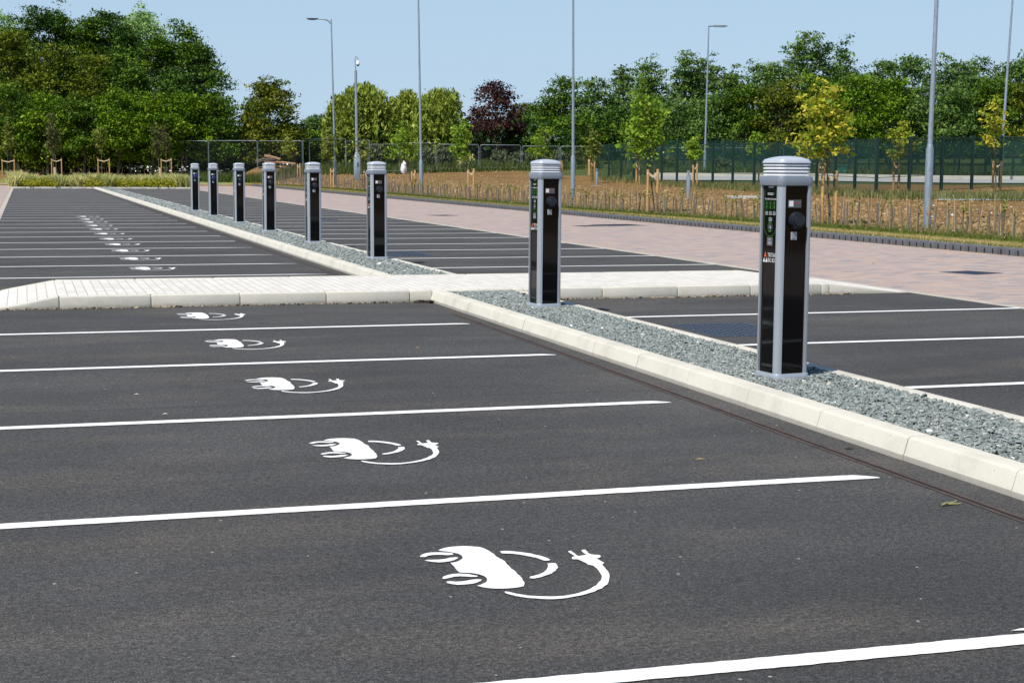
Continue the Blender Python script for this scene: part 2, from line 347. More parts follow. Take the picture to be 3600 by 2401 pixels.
tint = np.maximum.reduce([ss(121, 126, GD)*(GX > 12), ss(138, 143, GY)*(GX < 18), ss(-1.6, .2, GX-np.interp(GY, [40, 66, 84, 101, 106], [50, 42.6, 38.4, 37.2, 36.9])), (GX < -8)*1.0, (GX > 60)*1.0])
nx, ny = len(NX), len(NY)
idx = np.arange(nx*ny).reshape(ny, nx)
Fc = np.stack([idx[:-1, :-1], idx[:-1, 1:], idx[1:, 1:], idx[1:, :-1]], -1).reshape(-1, 4)
ft = (tint[:-1, :-1]+tint[1:, 1:]).ravel()/2
indexed('ground', np.stack([GX, GY, GZ], -1).reshape(-1, 3), Fc, SOIL, tint=ft, smooth='all', kind='structure')

def sheet(name, x0, y0, x1, y1, z, m): return MB().add([(x0, y0, z), (x1, y0, z), (x1, y1, z), (x0, y1, z)], [(0, 1, 2, 3)]).build(name, m, kind='structure')
XL, XT, XK, XG0, XG1, XR, XE = -.63, 3.90, 4.20, 4.355, 5.15, 5.28, 10.12     # left edge, line tips, kerb, gravel, right kerb, right edge
YC0, YC1, YF = 16.63, 19.15, 103.0
sheet('asphalt_parking_bays', XL, -6, XK+.02, YF, 0, ASPH); sheet('asphalt_parking_bays', XR-.02, -6, XE, YF, 0, ASPH)
sheet('block_paved_road', XE+.14, -6, 16.32, 119.9, 0.001, ROADM); sheet('block_paved_road', -7.5, -6, XL-.14, 119.9, 0.001, ROADM)
sheet('block_paved_road', XL-.14, 109.4, XE+.14, 119.9, 0.001, ROADM)
def kerb_run(name, x0, x1, y0, y1, z1, m, joint=.915, axis=1, gap=.009, bev=.018, z0=-.05, label=None):
    "a run of kerb stones with open joints"
    mb = MB(); a, b = (y0, y1) if axis == 1 else (x0, x1); t = a
    while t < b-.02:
        e = min(t+joint, b); dz = random.uniform(-.0015, .0015)
        if axis == 1: mb.box(x0, t+gap/2, z0, x1, e-gap/2, z1+dz)
        else: mb.box(t+gap/2, y0, z0, e-gap/2, y1, z1+dz)
        t = e
    return mb.build(name, m, bevel=bev, smooth=True, kind='structure')
def batter_run(name, y0, y1):
    "half battered kerb facing the bays: sloping face above a short upright"
    mb = MB(); t = y0
    while t < y1-.02:
        e = min(t+.915, y1); dx = random.uniform(-.002, .002)
        prof = [(XK+dx, -.05), (XG0, -.05), (XG0, .121), (XK+.052+dx, .121), (XK+.036+dx, .117), (XK+.026+dx, .107), (XK+.006+dx, .035), (XK+dx, .028)]
        n = len(prof); a_, b_ = t+.003, e-.003
        mb.add([(x, a_, z) for x, z in prof] + [(x, b_, z) for x, z in prof], [(i, n+i, n+(i+1) % n, (i+1) % n) for i in range(n)] + [tuple(range(n)), tuple(range(2*n-1, n-1, -1))])
        t = e
    return mb.build(name, KERB, smooth=True, kind='structure')
batter_run('kerb', -5.9, YC0); batter_run('kerb', YC1, YF)
kerb_run('kerb', XG1, XR, -5.9, YC0, .10, KERB, bev=.008); kerb_run('kerb', XG1, XR, YC1, YF, .10, KERB, bev=.008)
kerb_run('flush_kerb', XE, XE+.14, -6, YF, .006, FLUSH, gap=.004, bev=.003); kerb_run('flush_kerb', XL-.14, XL, -6, YF, .006, FLUSH, gap=.004, bev=.003)
# block paved crossing with its kerbs; both ends ramp down to the road
def ramp_z(x): return float(np.interp(x, [-.3, .31, 9.05, 9.95], [.012, .124, .124, .012]))
xs = [XL, -.3, .31, 2, XK, XR, 7, 9.05, 9.95, XE]
mb = MB(); n = len(xs)
mb.add([(x, YC0+.125, ramp_z(x)-.003) for x in xs] + [(x, YC1-.125, ramp_z(x)-.003) for x in xs], [(i, i+1, n+i+1, n+i) for i in range(n-1)])
mb.build('block_paved_path', PATHM, kind='structure')
def cross_kerb(y0, y1, a, b):
    mb = MB(); t = a
    while t < b-.02:
        e = min([t+.915, b]+[q for q in (-.3, .31, 9.05, 9.95) if q > t+.02]); g = .003
        za, zb = ramp_z(t+g), ramp_z(e-g)
        mb.add([(t+g, y0, -.05), (e-g, y0, -.05), (e-g, y1, -.05), (t+g, y1, -.05), (t+g, y0, za), (e-g, y0, zb), (e-g, y1, zb), (t+g, y1, za)],
            [(0, 3, 2, 1), (4, 5, 6, 7), (0, 1, 5, 4), (1, 2, 6, 5), (2, 3, 7, 6), (3, 0, 4, 7)]); t = e
    return mb.build('kerb', KERB, bevel=.014, smooth=True, kind='structure')
cross_kerb(YC0, YC0+.125, XL, XK+.02); cross_kerb(YC0, YC0+.125, XG0-.13, XG1+.13); cross_kerb(YC0, YC0+.125, XR+.003, XE)
cross_kerb(YC1-.125, YC1, XL, XK); cross_kerb(YC1-.125, YC1, XK+.005, XR); cross_kerb(YC1-.125, YC1, XR+.003, XE)
# far end kerb, planting bed, road end kerb
kerb_run('kerb', XL-.2, XE+.5, YF, YF+.13, .11, KERB, axis=0, bev=.015)
kerb_run('kerb', XL-.2, XE+.5, 109.2, 109.35, .11, KERB, axis=0, bev=.015)
kerb_run('kerb', XL-.33, XL-.203, YF, 109.35, .11, KERB, bev=.015); kerb_run('kerb', XE+.503, XE+.63, YF, 109.35, .11, KERB, bev=.015)
sheet('planting_bed', XL-.2, YF+.13, XE+.5, 109.2, .085, SOIL)
kerb_run('kerb', -60, 15.7, 120.0, 120.14, .13, KERB, axis=0, bev=.015)
# dark slotted drainage kerb along the verge
XB = 16.32
mb = MB(); mh = MB(); t = 12.0
while t < 119.6:
    e = t+.5
    mb.box(XB, t+.002, -.03, XB+.17, e-.002, .135)
    for q in (.125, .375): mh.box(XB-.003, t+q-.019, .012, XB+.02, t+q+.019, .098)  # near-black blocks paint in the slots' inner shade, nothing is cut out
    t = e
o = mb.build('drainage_kerb', BLOCK, bevel=.014, smooth=True, kind='structure'); mh.build('drain_slots', DARK, o)
# slot drains in front of the kerbs
def slot_drain(y0, y1, label):
    t = thing('slot_drain', label, 'drain', (4.03, y0, 0))
    def xo(y): return -.07 + .10*(min(y, 15)-5.5)/9.0 if y0 < 15 else .0
    for s in (-1, 1):
        mb = MB(); ys = np.linspace(y0, y1, max(4, int((y1-y0)/2)))
        for a, b in zip(ys[:-1], ys[1:]):
            xa, xb = xo(a)+s*.022, xo(b)+s*.022
            mb.add([(xa-.010, a-y0, .003), (xa+.010, a-y0, .003), (xb+.010, b-y0, .003), (xb-.010, b-y0, .003)], [(0, 1, 2, 3)])
        mb.build('rail', RUST, t)
    mb = MB()
    for a, b in zip(ys[:-1], ys[1:]): mb.add([(xo(a)-.011, a-y0, .0015), (xo(a)+.011, a-y0, .0015), (xo(b)+.011, b-y0, .0015), (xo(b)-.011, b-y0, .0015)], [(0, 1, 2, 3)])
    mb.build('slot', DARK, t)  # flat dark strip, painted for the shade in the gap between the rails
slot_drain(-4, 15.2, 'rusty twin rail slot drain in the near asphalt beside the pale kerb')
slot_drain(19.6, 60, 'slot drain beside the kerb of the far bays beyond the crossing')
# verge, lawn corner and soil edge
EDGE = [(12, 18.4), (26, 18.37), (37, 18.1), (42, 17.8), (46, 17.4), (54, 17.35), (65, 17.25), (79, 17.6), (88, 18.3), (100, 18.3), (112, 18.0), (121, 17.2)]
def edge_x(y):
    return float(np.interp(y, [e[0] for e in EDGE], [e[1] for e in EDGE]))
ys = np.arange(12, 121, .5); U = np.linspace(0, 1, 9)
V = np.array([[(XB+.17+(edge_x(y)+.12*pnoise(Vector((y*1.1, 2, 0)))-XB-.17)*u, y, .118+.012*math.sin(u*3)) for u in U] for y in ys]).reshape(-1, 3)
ii = np.arange(len(ys)*9).reshape(-1, 9); Fv = np.stack([ii[:-1, :-1], ii[:-1, 1:], ii[1:, 1:], ii[1:, :-1]], -1).reshape(-1, 4)
ft = np.tile(1-np.abs(np.linspace(0.06, .94, 8)-.30)*1.5, len(ys)-1)
indexed('verge', V, Fv, TURF, tint=ft, kind='structure')
xs_, ys_ = np.meshgrid(np.arange(-40, 17.4, .8), np.linspace(120.14, 127.2, 8))
zz = height(xs_, ys_)+.012; ii = np.arange(xs_.size).reshape(xs_.shape); Fv = np.stack([ii[:-1, :-1], ii[:-1, 1:], ii[1:, 1:], ii[1:, :-1]], -1).reshape(-1, 4)
indexed('lawn', np.stack([xs_, ys_, zz], -1).reshape(-1, 3), Fv, LAWN, tint=np.full(len(Fv), .35), kind='structure')

# ------------------------------------------------------------------ painted markings
def bay_line(x0, x1, y, w=.10, near=False, name='bay_line', taper=False):
    n = max(2, int((x1-x0)/.03)) if near else 12; xs = np.linspace(x0, x1, n); j = .0025 if near else 0
    up, lo = [], []
    for i, x in enumerate(xs):
        wob = .012*pnoise(Vector((x*.5, y*3, 0)))
        k = 1.0
        if taper and x > x1-.11: k = 1-.75*((x-(x1-.11))/.11)**1.6
        up.append((x, y+wob+w*(k-.5)+random.uniform(-j, j) if taper else y+wob+w/2+random.uniform(-j, j), .004)); lo.append((x, y+wob-w/2+random.uniform(-j, j), .004))
    if taper: up = [(x, (2*(y)-.0)-(2*y-yy), z) for x, yy, z in up]
    m = len(xs)
    return MB().add(up+lo, [(m+i, m+i+1, i+1, i) for i in range(m-1)]).build(name, PAINT, kind='structure')
LY = [4.11, 6.565, 9.072, 11.642, 14.168] + [21.266+2.432*i for i in range(34)]
TIP = {4.11: 3.88, 6.565: 3.845, 9.072: 3.83, 11.642: 3.94, 14.168: 3.95}
for y in LY: bay_line(XL+.02, TIP.get(y, XT), y, near=y < 16, taper=y < 30)
RY = [6.75, 9.25, 11.887, 14.426] + [22.25, 24.66, 27.1, 29.3, 31.75, 34.02, 36.3, 38.6, 41.0] + [43.4+2.43*i for i in range(25)]
for y in RY: bay_line(XR+.01, XE, y, near=y < 16)
tag(MB().add([(2.955, 4.19, .004), (3.02, 4.178, .004), (3.09, 4.172, .004), (3.085, 4.192, .004), (3.00, 4.203, .004)], [(0, 1, 2, 3, 4)]).build('paint_smear', PAINT), 'small stray smear of white paint above the frontmost bay line', 'paint mark')

SYM = [
 [(390,240),(430,222),(480,210),(560,203),(640,200),(720,203),(790,210),(840,225),(880,245),(950,295),(1030,345),(1090,405),(1160,470),(1200,515),(1230,555),(1232,575),(1210,590),(1150,603),(1060,611),(960,615),(880,611),(820,600),(770,585),(800,575),(850,550),(870,525),(860,505),(830,490),(790,475),(720,462),(650,457),(600,455),(580,440),(545,400),(512,362),(560,355),(600,340),(625,318),(630,305),(615,288),(580,272),(530,262),(470,252),(420,246)],
 [(213,300),(225,285),(260,270),(320,262),(400,259),(480,262),(525,268),(540,275),(530,283),(500,287),(470,288),(420,285),(360,283),(320,287),(290,295),(260,305),(220,306)],
 [(258,338),(300,332),(360,331),(420,330),(460,322),(500,313),(560,308),(585,312),(580,322),(540,337),(500,348),(450,355),(390,358),(330,353),(280,346)],
 [(432,513),(445,495),(480,480),(530,470),(600,467),(680,472),(740,482),(773,490),(765,497),(720,500),(660,495),(600,492),(550,496),(510,508),(470,517),(440,520)],
 [(468,547),(500,543),(560,545),(620,543),(660,537),(710,527),(770,521),(812,525),(805,538),(770,555),(720,567),(650,574),(580,576),(520,570),(480,560)],
 [(990,250),(1040,246),(1120,250),(1200,258),(1290,272),(1380,293),(1440,312),(1478,332),(1465,340),(1430,343),(1400,335),(1340,315),(1270,298),(1190,283),(1100,273),(1010,270)],
 [(1450,370),(1480,366),(1525,365),(1545,385),(1548,410),(1530,440),(1490,465),(1440,485),(1380,503),(1310,516),(1282,512),(1280,495),(1320,488),(1370,475),(1410,455),(1440,430),(1455,405),(1458,385)],
 [(1650,250),(1680,245),(1750,297),(1830,283),(1775,243),(1785,234),(1815,235),(1870,280),(1900,283),(1955,287),(1970,298),(1960,312),(1925,320),(1960,338),(2008,362),(1985,372),(1980,385),(2010,410),(2040,440),(2057,480),(2055,520),(2030,570),(1980,610),(1910,640),(1820,668),(1700,695),(1600,710),(1500,716),(1380,713),(1260,703),(1150,688),(1060,662),(1032,650),(1045,641),(1080,645),(1150,662),(1260,680),(1380,688),(1490,690),(1600,685),(1700,668),(1800,643),(1880,612),(1940,570),(1970,530),(1978,490),(1960,450),(1930,415),(1900,388),(1850,380),(1790,350),(1750,328),(1700,328),(1685,315),(1695,303),(1715,298)]]
def flat(px, py):
    d = ray(px, py); t = -CAM_Z/d.z; return (d.x*t, d.y*t)
mb = MB(); O = (1.383, 5.629)
for poly in SYM:
    p = [flat(1400+x*.36155, 1850+y*.36155) for x, y in poly]
    q = []
    for a, b in zip(p, p[1:]+p[:1]):                      # ragged stencil edge
        k = max(1, int(math.hypot(b[0]-a[0], b[1]-a[1])/.02))
        for i in range(k): q.append((a[0]+(b[0]-a[0])*i/k-O[0]+random.uniform(-.0022, .0022), a[1]+(b[1]-a[1])*i/k-O[1]+random.uniform(-.0022, .0022), .004))
    mb.add(q, [tuple(range(len(q)-1, -1, -1))])
sym = mb.build('charging_symbol', PAINT)
bm = bmesh.new(); bm.from_mesh(sym.data); bmesh.ops.triangulate(bm, faces=bm.faces, ngon_method='EAR_CLIP'); bm.normal_update()
bmesh.ops.reverse_faces(bm, faces=[f for f in bm.faces if f.normal.z < 0]); bm.to_mesh(sym.data); bm.free()
SYMY = [5.629, 8.152, 10.706, 13.229, 15.754, 23.158, 25.63, 28.069, 30.338, 32.604, 35.108, 37.641, 39.939, 42.313, 44.599, 47.062]
ORD = ['frontmost', 'second', 'third', 'fourth', 'fifth']
ORD2 = ['first', 'second', 'third', 'fourth', 'fifth', 'sixth', 'seventh', 'eighth', 'ninth', 'tenth', 'last']
for i, y in enumerate(SYMY):
    o = sym if i == 0 else sym.copy()
    if i: COL.objects.link(o)
    o.location = (1.383 if i == 0 else 1.403, y, 0)
    lab = ('largest white car and plug symbol, in the frontmost bay', 'white car and plug symbol in the second bay from the front', 'white car and plug symbol in the third bay from the front', 'white car and plug symbol in the fourth bay, one line before the crossing', 'white car and plug symbol right against the near kerb of the crossing')[i] if i < 5 else \
        f'white car and plug symbol, {ORD2[i-5]} one beyond the pale crossing'
    tag(o, lab, 'road symbol', 'charging bay symbols')

# ------------------------------------------------------------------ gravel strip
def chip_field(name, x0, x1, y0, y1, n, size, zb):
    X = rng.uniform(x0, x1, n); Y = rng.uniform(y0, y1, n); S = size*rng.lognormal(0, .35, n)
    ang = rng.uniform(0, 6.283, n)[:, None] + np.arange(6)*1.047 + rng.uniform(-.35, .35, (n, 6))
    r = S[:, None]*rng.uniform(.55, 1.15, (n, 6)); asp = rng.uniform(.45, .95, n)[:, None]
    P = np.stack([r*np.cos(ang), r*np.sin(ang)*asp, np.zeros((n, 6))], -1); th = S*rng.uniform(.18, .42, n)
    top = P*rng.uniform(.55, .85, (n, 1, 1)); top[:, :, 2] = th[:, None]; bot = P.copy(); bot[:, :, 2] = -th[:, None]*.3
    Q = np.concatenate([bot, top], 1)                     # n,12,3
    a, b, c = rng.uniform(0, 6.28, n), rng.normal(0, .27, n), rng.normal(0, .27, n)
    def rot(Q, ax, t):
        i, j = [(1, 2), (0, 2), (0, 1)][ax]; ct, st = np.cos(t)[:, None], np.sin(t)[:, None]; o = Q.copy()
        o[:, :, i] = ct*Q[:, :, i]-st*Q[:, :, j]; o[:, :, j] = st*Q[:, :, i]+ct*Q[:, :, j]; return o
    Q = rot(rot(rot(Q, 0, b), 1, c), 2, a)
    Q += np.stack([X, Y, zb+rng.uniform(0, .022, n)], -1)[:, None, :]
    tri = []
    for k in range(6):
        k2 = (k+1) % 6; tri += [(k, k2, 6+k2), (k, 6+k2, 6+k)]
    tri += [(6, 6+k, 6+k+1) for k in range(1, 5)]
    tri = np.array(tri); F = (np.arange(n)[:, None, None]*12 + tri[None]).reshape(-1, 3)
    return indexed(name, Q.reshape(-1, 3), F, CHIP, tint=np.repeat(rng.beta(1.6, 2.0, n)*.85+ (rng.random(n) > .93)*.3, len(tri)).clip(0, 1), kind='stuff')
GPATH = plain('pale_gravel', (.34, .35, .36), .9, vary=.35, scale=25, bump=.5)
sheet('gravel_bed', XG0, -5.9, XG1, YC0+.0, .082, GRAVBASE); sheet('gravel_bed', XG0, YC1, XG1, YF, .088, GRAVBASE)
chip_field('gravel', XG0+.005, XG1-.01, 2.0, YC0-.02, 60000, .0122, .088)
chip_field('gravel', XG0+.005, XG1-.01, YC1+.02, 48, 26000, .018, .088)
chip_field('gravel', XG0+.005, XG1-.01, 48, YF, 12000, .036, .088)

# ------------------------------------------------------------------ charging posts
def rsq(h, r, n=6, hy=None):
    hy = hy or h; out = []
    for cx, cy, a0 in ((1, -1, -90), (1, 1, 0), (-1, 1, 90), (-1, -1, 180)):
        for k in range(n+1):
            a = R(a0+90*k/n); out.append((cx*(h-r)+r*math.cos(a), cy*(hy-r)+r*math.sin(a)))
    return out
def text(s, size, x, y, align='CENTER', sx=1.0):
    cu = bpy.data.curves.new('t', 'FONT'); cu.body = s; cu.size = size; cu.align_x = align; cu.resolution_u = 2
    ob = bpy.data.objects.new('t', cu); COL.objects.link(ob); bpy.context.view_layer.update()
    me = bpy.data.meshes.new_from_object(ob.evaluated_get(bpy.context.evaluated_depsgraph_get()))
    vs = [(v.co.x*sx+x, v.co.y+y) for v in me.vertices]; fs = [tuple(p.vertices) for p in me.polygons]
    bpy.data.objects.remove(ob); bpy.data.curves.remove(cu); bpy.data.meshes.remove(me)
    return vs, fs
class Face:
    "flat print on one side of a post: u to the right, v up"
    def __init__(s, side, d):
        s.u, s.nn = {'front': (Vector((1, 0, 0)), Vector((0, -1, 0))), 'left': (Vector((0, -1, 0)), Vector((-1, 0, 0)))}[side]; s.d = d; s.mb = MB()
    def P(s, u, v, k): return s.u*(u*.95) + s.nn*(s.d+k) + Vector((0, 0, v))
    def poly(s, pts, m, k=.001): s.mb.add([s.P(u, v, k) for u, v in pts], [tuple(range(len(pts)))], m); return s
    def rect(s, u0, v0, u1, v1, m, k=.001): return s.poly([(u0, v0), (u1, v0), (u1, v1), (u0, v1)], m, k)
    def frame(s, u0, v0, u1, v1, w, m, k=.0015):
        s.rect(u0, v0, u1, v0+w, m, k); s.rect(u0, v1-w, u1, v1, m, k); s.rect(u0, v0+w, u0+w, v1-w, m, k); return s.rect(u1-w, v0+w, u1, v1-w, m, k)
    def arc(s, cu, cv, r, w, a0, a1, m, n=14, k=.0015):
        for i in range(n):
            a, b = R(a0+(a1-a0)*i/n), R(a0+(a1-a0)*(i+1)/n)
            s.poly([(cu+r*math.cos(a), cv+r*math.sin(a)), (cu+(r+w)*math.cos(a), cv+(r+w)*math.sin(a)), (cu+(r+w)*math.cos(b), cv+(r+w)*math.sin(b)), (cu+r*math.cos(b), cv+r*math.sin(b))], m, k)
        return s
    def text(s, t, size, u, v, m, k=.0015, align='CENTER', sx=1.0):
        vs, fs = text(t, size, u, v, align, sx); s.mb.add([s.P(a, b, k) for a, b in vs], fs, m); return s
    def disc(s, cu, cv, r, m, k=.0012, n=28): return s.poly([(cu+r*math.cos(2*math.pi*i/n), cv+r*math.sin(2*math.pi*i/n)) for i in range(n)], m, k)
def make_post():
    t = thing('charging_post', 'x', 'charging post')
    MB().prism(rsq(.137, .05), -.04, .042).build('plinth', SILVER, t, smooth=True, bevel=.006)
    col = []
    hc, w, r = .127, .041, .035                           # quarter round corner columns
    for cx, cy in ((1, -1), (1, 1), (-1, 1), (-1, -1)):
        pts = [(hc-w, hc-.024), (hc-w, hc)] + [(hc-r+r*math.sin(R(a)), hc-r+r*math.cos(R(a))) for a in range(0, 91, 10)] + [(hc, hc-w), (hc-.024, hc-w)]
        pts = [(cx*x, cy*y) for x, y in pts]
        if cx*cy > 0: pts = pts[::-1]
        MB().prism(pts, .042, 1.27).build('corner_column', SILVER, t, smooth=True)
    pd = .114
    for nme, a, b in (('front', (-.100, -pd), (.100, -pd+.006)), ('rear', (-.100, pd-.006), (.100, pd)), ('left', (-pd, -.100), (-pd+.006, .100)), ('right', (pd-.006, -.100), (pd, .100))):
        MB().box(a[0], a[1], .042, b[0], b[1], 1.27).build('gloss_panel', GLOSS, t)
    MB().prism(rsq(.1345, .044), 1.258, 1.318).build('collar', SILVER2, t, smooth=True, bevel=.004)
    MB().prism(rsq(.098, .03), 1.318, 1.404).build('louvre_core', SILVER2, t, smooth=True); lou = MB()
    for k in range(4):
        z = 1.321+k*.0215; lou.prism(rsq(.1195, .04), z, z+.0075); lou.prism(rsq(.1195, .04), z+.0075, z+.0155, top=rsq(.1035, .033))
    lou.build('louvre', LOUV, t, smooth=True)
    MB().prism(rsq(.1225, .041), 1.318, 1.405, caps=False).build('clear_cover', CLEAR, t, smooth=True)
    lid = MB(); ring = [(.1245, 1.403), (.1245, 1.408), (.115, 1.426), (.108, 1.429), (.076, 1.4395), (.042, 1.446), (.013, 1.448)]
    polys = [rsq(h, h*.34) for h, z in ring]; n = len(polys[0])
    lid.add([(x, y, z) for p, (h, z) in zip(polys, ring) for x, y in p], [(i*n+k, i*n+(k+1) % n, (i+1)*n+(k+1) % n, (i+1)*n+k) for i in range(len(ring)-1) for k in range(n)] + [tuple(range(n-1, -1, -1)), tuple(range((len(ring)-1)*n, len(ring)*n))])
    lid.build('lid', LID, t, smooth=True)
    # socket on the front
    def lay(o): o.location = (.004, -pd, 1.035); o.rotation_euler = (R(90), 0, 0); return o
    s = lay(MB().lathe([(.058, 0), (.058, .012), (.052, .022), (.050, .034), (.040, .037), (.039, .030)], 32).build('socket', PLUG, t, smooth=True))
    MB().lathe([(.037, .03), (.037, .040), (.033, .043)], 32).build('flap', BLK if False else PLUG, s, smooth=True)
    hg = MB().box(-.022, .034, .03, .022, .047, .042).build('hinge', BLK, s)
    f = Face('front', pd)
    f.rect(-.062, 1.118, .045, 1.168, 0).rect(-.054, 1.126, -.019, 1.162, 1, .0015).rect(-.010, 1.146, .018, 1.152, 2, .0015).rect(.022, 1.146, .036, 1.150, 2, .0015).rect(-.010, 1.132, .038, 1.136, 0, .002)
    f.mb.build('notice_plate', [GREYP, WHITE, REDP], t)
    f = Face('front', pd)
    f.rect(-.034, .912, .016, .962, 0); c = (-.009, .942)
    hexa = [(c[0]+.0175*math.sin(R(60*i)), c[1]+.0175*math.cos(R(60*i))) for i in range(6)]; hexi = [(c[0]+.0145*math.sin(R(60*i)), c[1]+.0145*math.cos(R(60*i))) for i in range(6)]
    f.poly(hexa[::-1], 1, .0015).poly(hexi[::-1], 0, .002).text('C', .021, c[0], c[1]-.0072, 1, .0025).rect(-.026, .916, .008, .920, 1, .0015)
    f.mb.build('hexagon_sticker', [LGREY, PLUG], t)
    # instruction face on the left
    f = Face('left', pd); M_ = [BLK, WHITE, GREEN, GREYP, DGREEN, LGREY]
    f.rect(-.030, 1.2425, .034, 1.2545, 5)
    f.text('ROLEC', .022, -.004, 1.197, 1, sx=1.0).text('EV', .018, .042, 1.198, 2, sx=.8)
    f.text('TO CHARGE YOUR VEHICLE', .0148, .001, 1.166, 1, sx=.76)
    for k in range(3):
        u = -.066+k*.046; f.frame(u, 1.107, u+.038, 1.158, .0018, 4)
        f.arc(u+.019, 1.143, .005, .004, 0, 330, 2, 10).rect(u+.015, 1.113, u+.023, 1.130, 2, .0015).rect(u+.009, 1.116, u+.014, 1.121, 2, .0015)
        f.rect(u+.012, 1.0955, u+.026, 1.0985, 2)
        for z in (1.085, 1.077, 1.069): f.rect(u+.002, z, u+.036, z+.004, 5)
    f.rect(-.006, 1.0535, .006, 1.0565, 2)
    for z in (1.046, 1.038, 1.030): f.rect(-.021, z, .021, z+.004, 5)
    f.disc(0, .992, .035, 0, .002)
    for r_ in (.0125, .020): f.arc(0, 1.002, r_, .0035, 35, 145, 2, 8, .003).arc(0, .981, r_, .0035, 215, 325, 2, 8, .003)
    f.frame(-.016, .983, .010, 1.001, .0022, 5, .003).rect(.001, .986, .018, .992, 5, .0035).rect(.006, .980, .012, .986, 5, .0035)
    f.rect(-.0745, 1.005, -.073, 1.232, 2).rect(.073, 1.005, .0745, 1.232, 2).rect(-.0745, 1.2305, .0745, 1.232, 4)
    f.arc(0, 1.005, .073, .0022, 180, 360, 2, 20)
    f.rect(-.036, .870, .032, .925, 3).text('INFO', .012, -.003, .906, 1, .002, sx=.8)
    for z in (.893, .886, .879): f.rect(-.024, z, .022, z+.003, 5, .002)
    f.mb.build('instruction_panel', M_, t)
    f = Face('left', pd)
    def tri(u, v, w, h, m): f.poly([(u-w/2, v), (u+w/2, v), (u, v+h)], m)
    tri(-.052, .796, .030, .034, 1); tri(-.0665, .762, .026, .030, 0); tri(-.0375, .762, .026, .030, 0)
    f.text('TRITAX', .038, -.022, .797, 0, align='LEFT', sx=.74).text('BIG BOX', .038, -.022, .763, 0, align='LEFT', sx=.74)
    f.mb.build('logo', [WHITE, ORANGE], t)
    return t
post = make_post()
PY = [9.32, 14.74, 23.05, 28.15, 33.2, 38.35, 43.7, 48.75]
PL = ['largest silver and black charging post, nearest the camera, by the dark chequered cover', 'silver and black charging post on the gravel just in front of the pale crossing',
      'silver and black charging post, first one beyond the pale crossing', 'silver and black charging post, second one beyond the crossing', 'silver and black charging post, third one beyond the crossing',
      'silver and black charging post with grey socket, fourth one beyond the crossing', 'charging post with bright blue socket ring, second from the far end', 'charging post with bright blue socket ring, farthest and smallest of the row']
for i, y in enumerate(PY):
    o = post if i == 0 else dup(post, (0, 0, 0))
    o.location = ((4.735, 4.88, 5.0, 4.94, 4.90, 4.94, 4.93, 4.95)[i], y, .092); o['label'] = PL[i]; o['group'] = 'charging posts along the gravel strip'
    o.rotation_euler = (random.uniform(-.004, .004) if i else 0, random.uniform(-.004, .004) if i else 0, (.12, .14, .09, .07, .07, .04, 0, -.02)[i])
    if i >= 6:
        for c in o.children:
            if c.name.startswith('socket'):
                b = MB().lathe([(.061, .002), (.061, .016), (.056, .020), (.051, .0345)], 32).build('lit_ring', BLUE, c, smooth=True)  # LED glow put into plain blue colour, nothing is emitted
# ------------------------------------------------------------------ covers and gratings
def cover(name, x0, y0, x1, y1, label, cat, rz=0, z=.005, lattice=True):
    cx, cy = (x0+x1)/2, (y0+y1)/2; w, h = (x1-x0)/2, (y1-y0)/2
    t = thing(name, label, cat, (cx, cy, 0), rz)
    mb = MB(); e = .025
    mb.box(-w, -h, -.01, w, -h+e, z); mb.box(-w, h-e, -.01, w, h, z); mb.box(-w, -h+e, -.01, -w+e, h-e, z); mb.box(w-e, -h+e, -.01, w, h-e, z); mb.build('frame', IRON, t)
    mb = MB().box(-w+e+.002, -h+e+.002, -.01, w-e-.002, h-e-.002, z-.002)
    if lattice:
        n = int(2*w/.055); m = int(2*h/.055)
        for i in range(n):
            for j in range(m):
                x = -w+e+.02+i*(2*w-2*e-.04)/max(1, n-1); y = -h+e+.02+j*(2*h-2*e-.04)/max(1, m-1); a = .016
                if (i+j) % 2: mb.box(x-a, y-.005, z-.002, x+a, y+.005, z+.003)
                else: mb.box(x-.005, y-a, z-.002, x+.005, y+a, z+.003)
    mb.build('plate', IRON, t); return t
cover('access_cover', 5.75, 12.53, 6.52, 13.63, 'large dark chequered cover in the right asphalt behind the nearest post', 'manhole cover')
cover('access_cover', 5.72, 25.3, 6.45, 26.6, 'dark cover in the far asphalt beside the first post beyond the crossing', 'manhole cover')
cover('access_cover', 7.6, 43.2, 8.3, 44.2, 'faint distant dark cover in the far right bays', 'manhole cover')
cover('road_gully', 12.68, 19.38, 13.30, 20.0, 'dark iron cover in the pink paving level with the nearest post', 'drain grate', R(20))
cover('road_gully', 14.1, 37.9, 15.3, 38.9, 'wider dark cover of a pair in the pink paving behind the second post', 'drain grate', R(12))
cover('road_gully', 13.4, 37.6, 14.05, 38.2, 'smaller dark cover beside the wider one in the pink paving', 'drain grate', R(12))
cover('road_gully', 11.9, 46.6, 12.6, 47.3, 'small dark cover far off in the pink paving between the posts', 'drain grate', R(20))
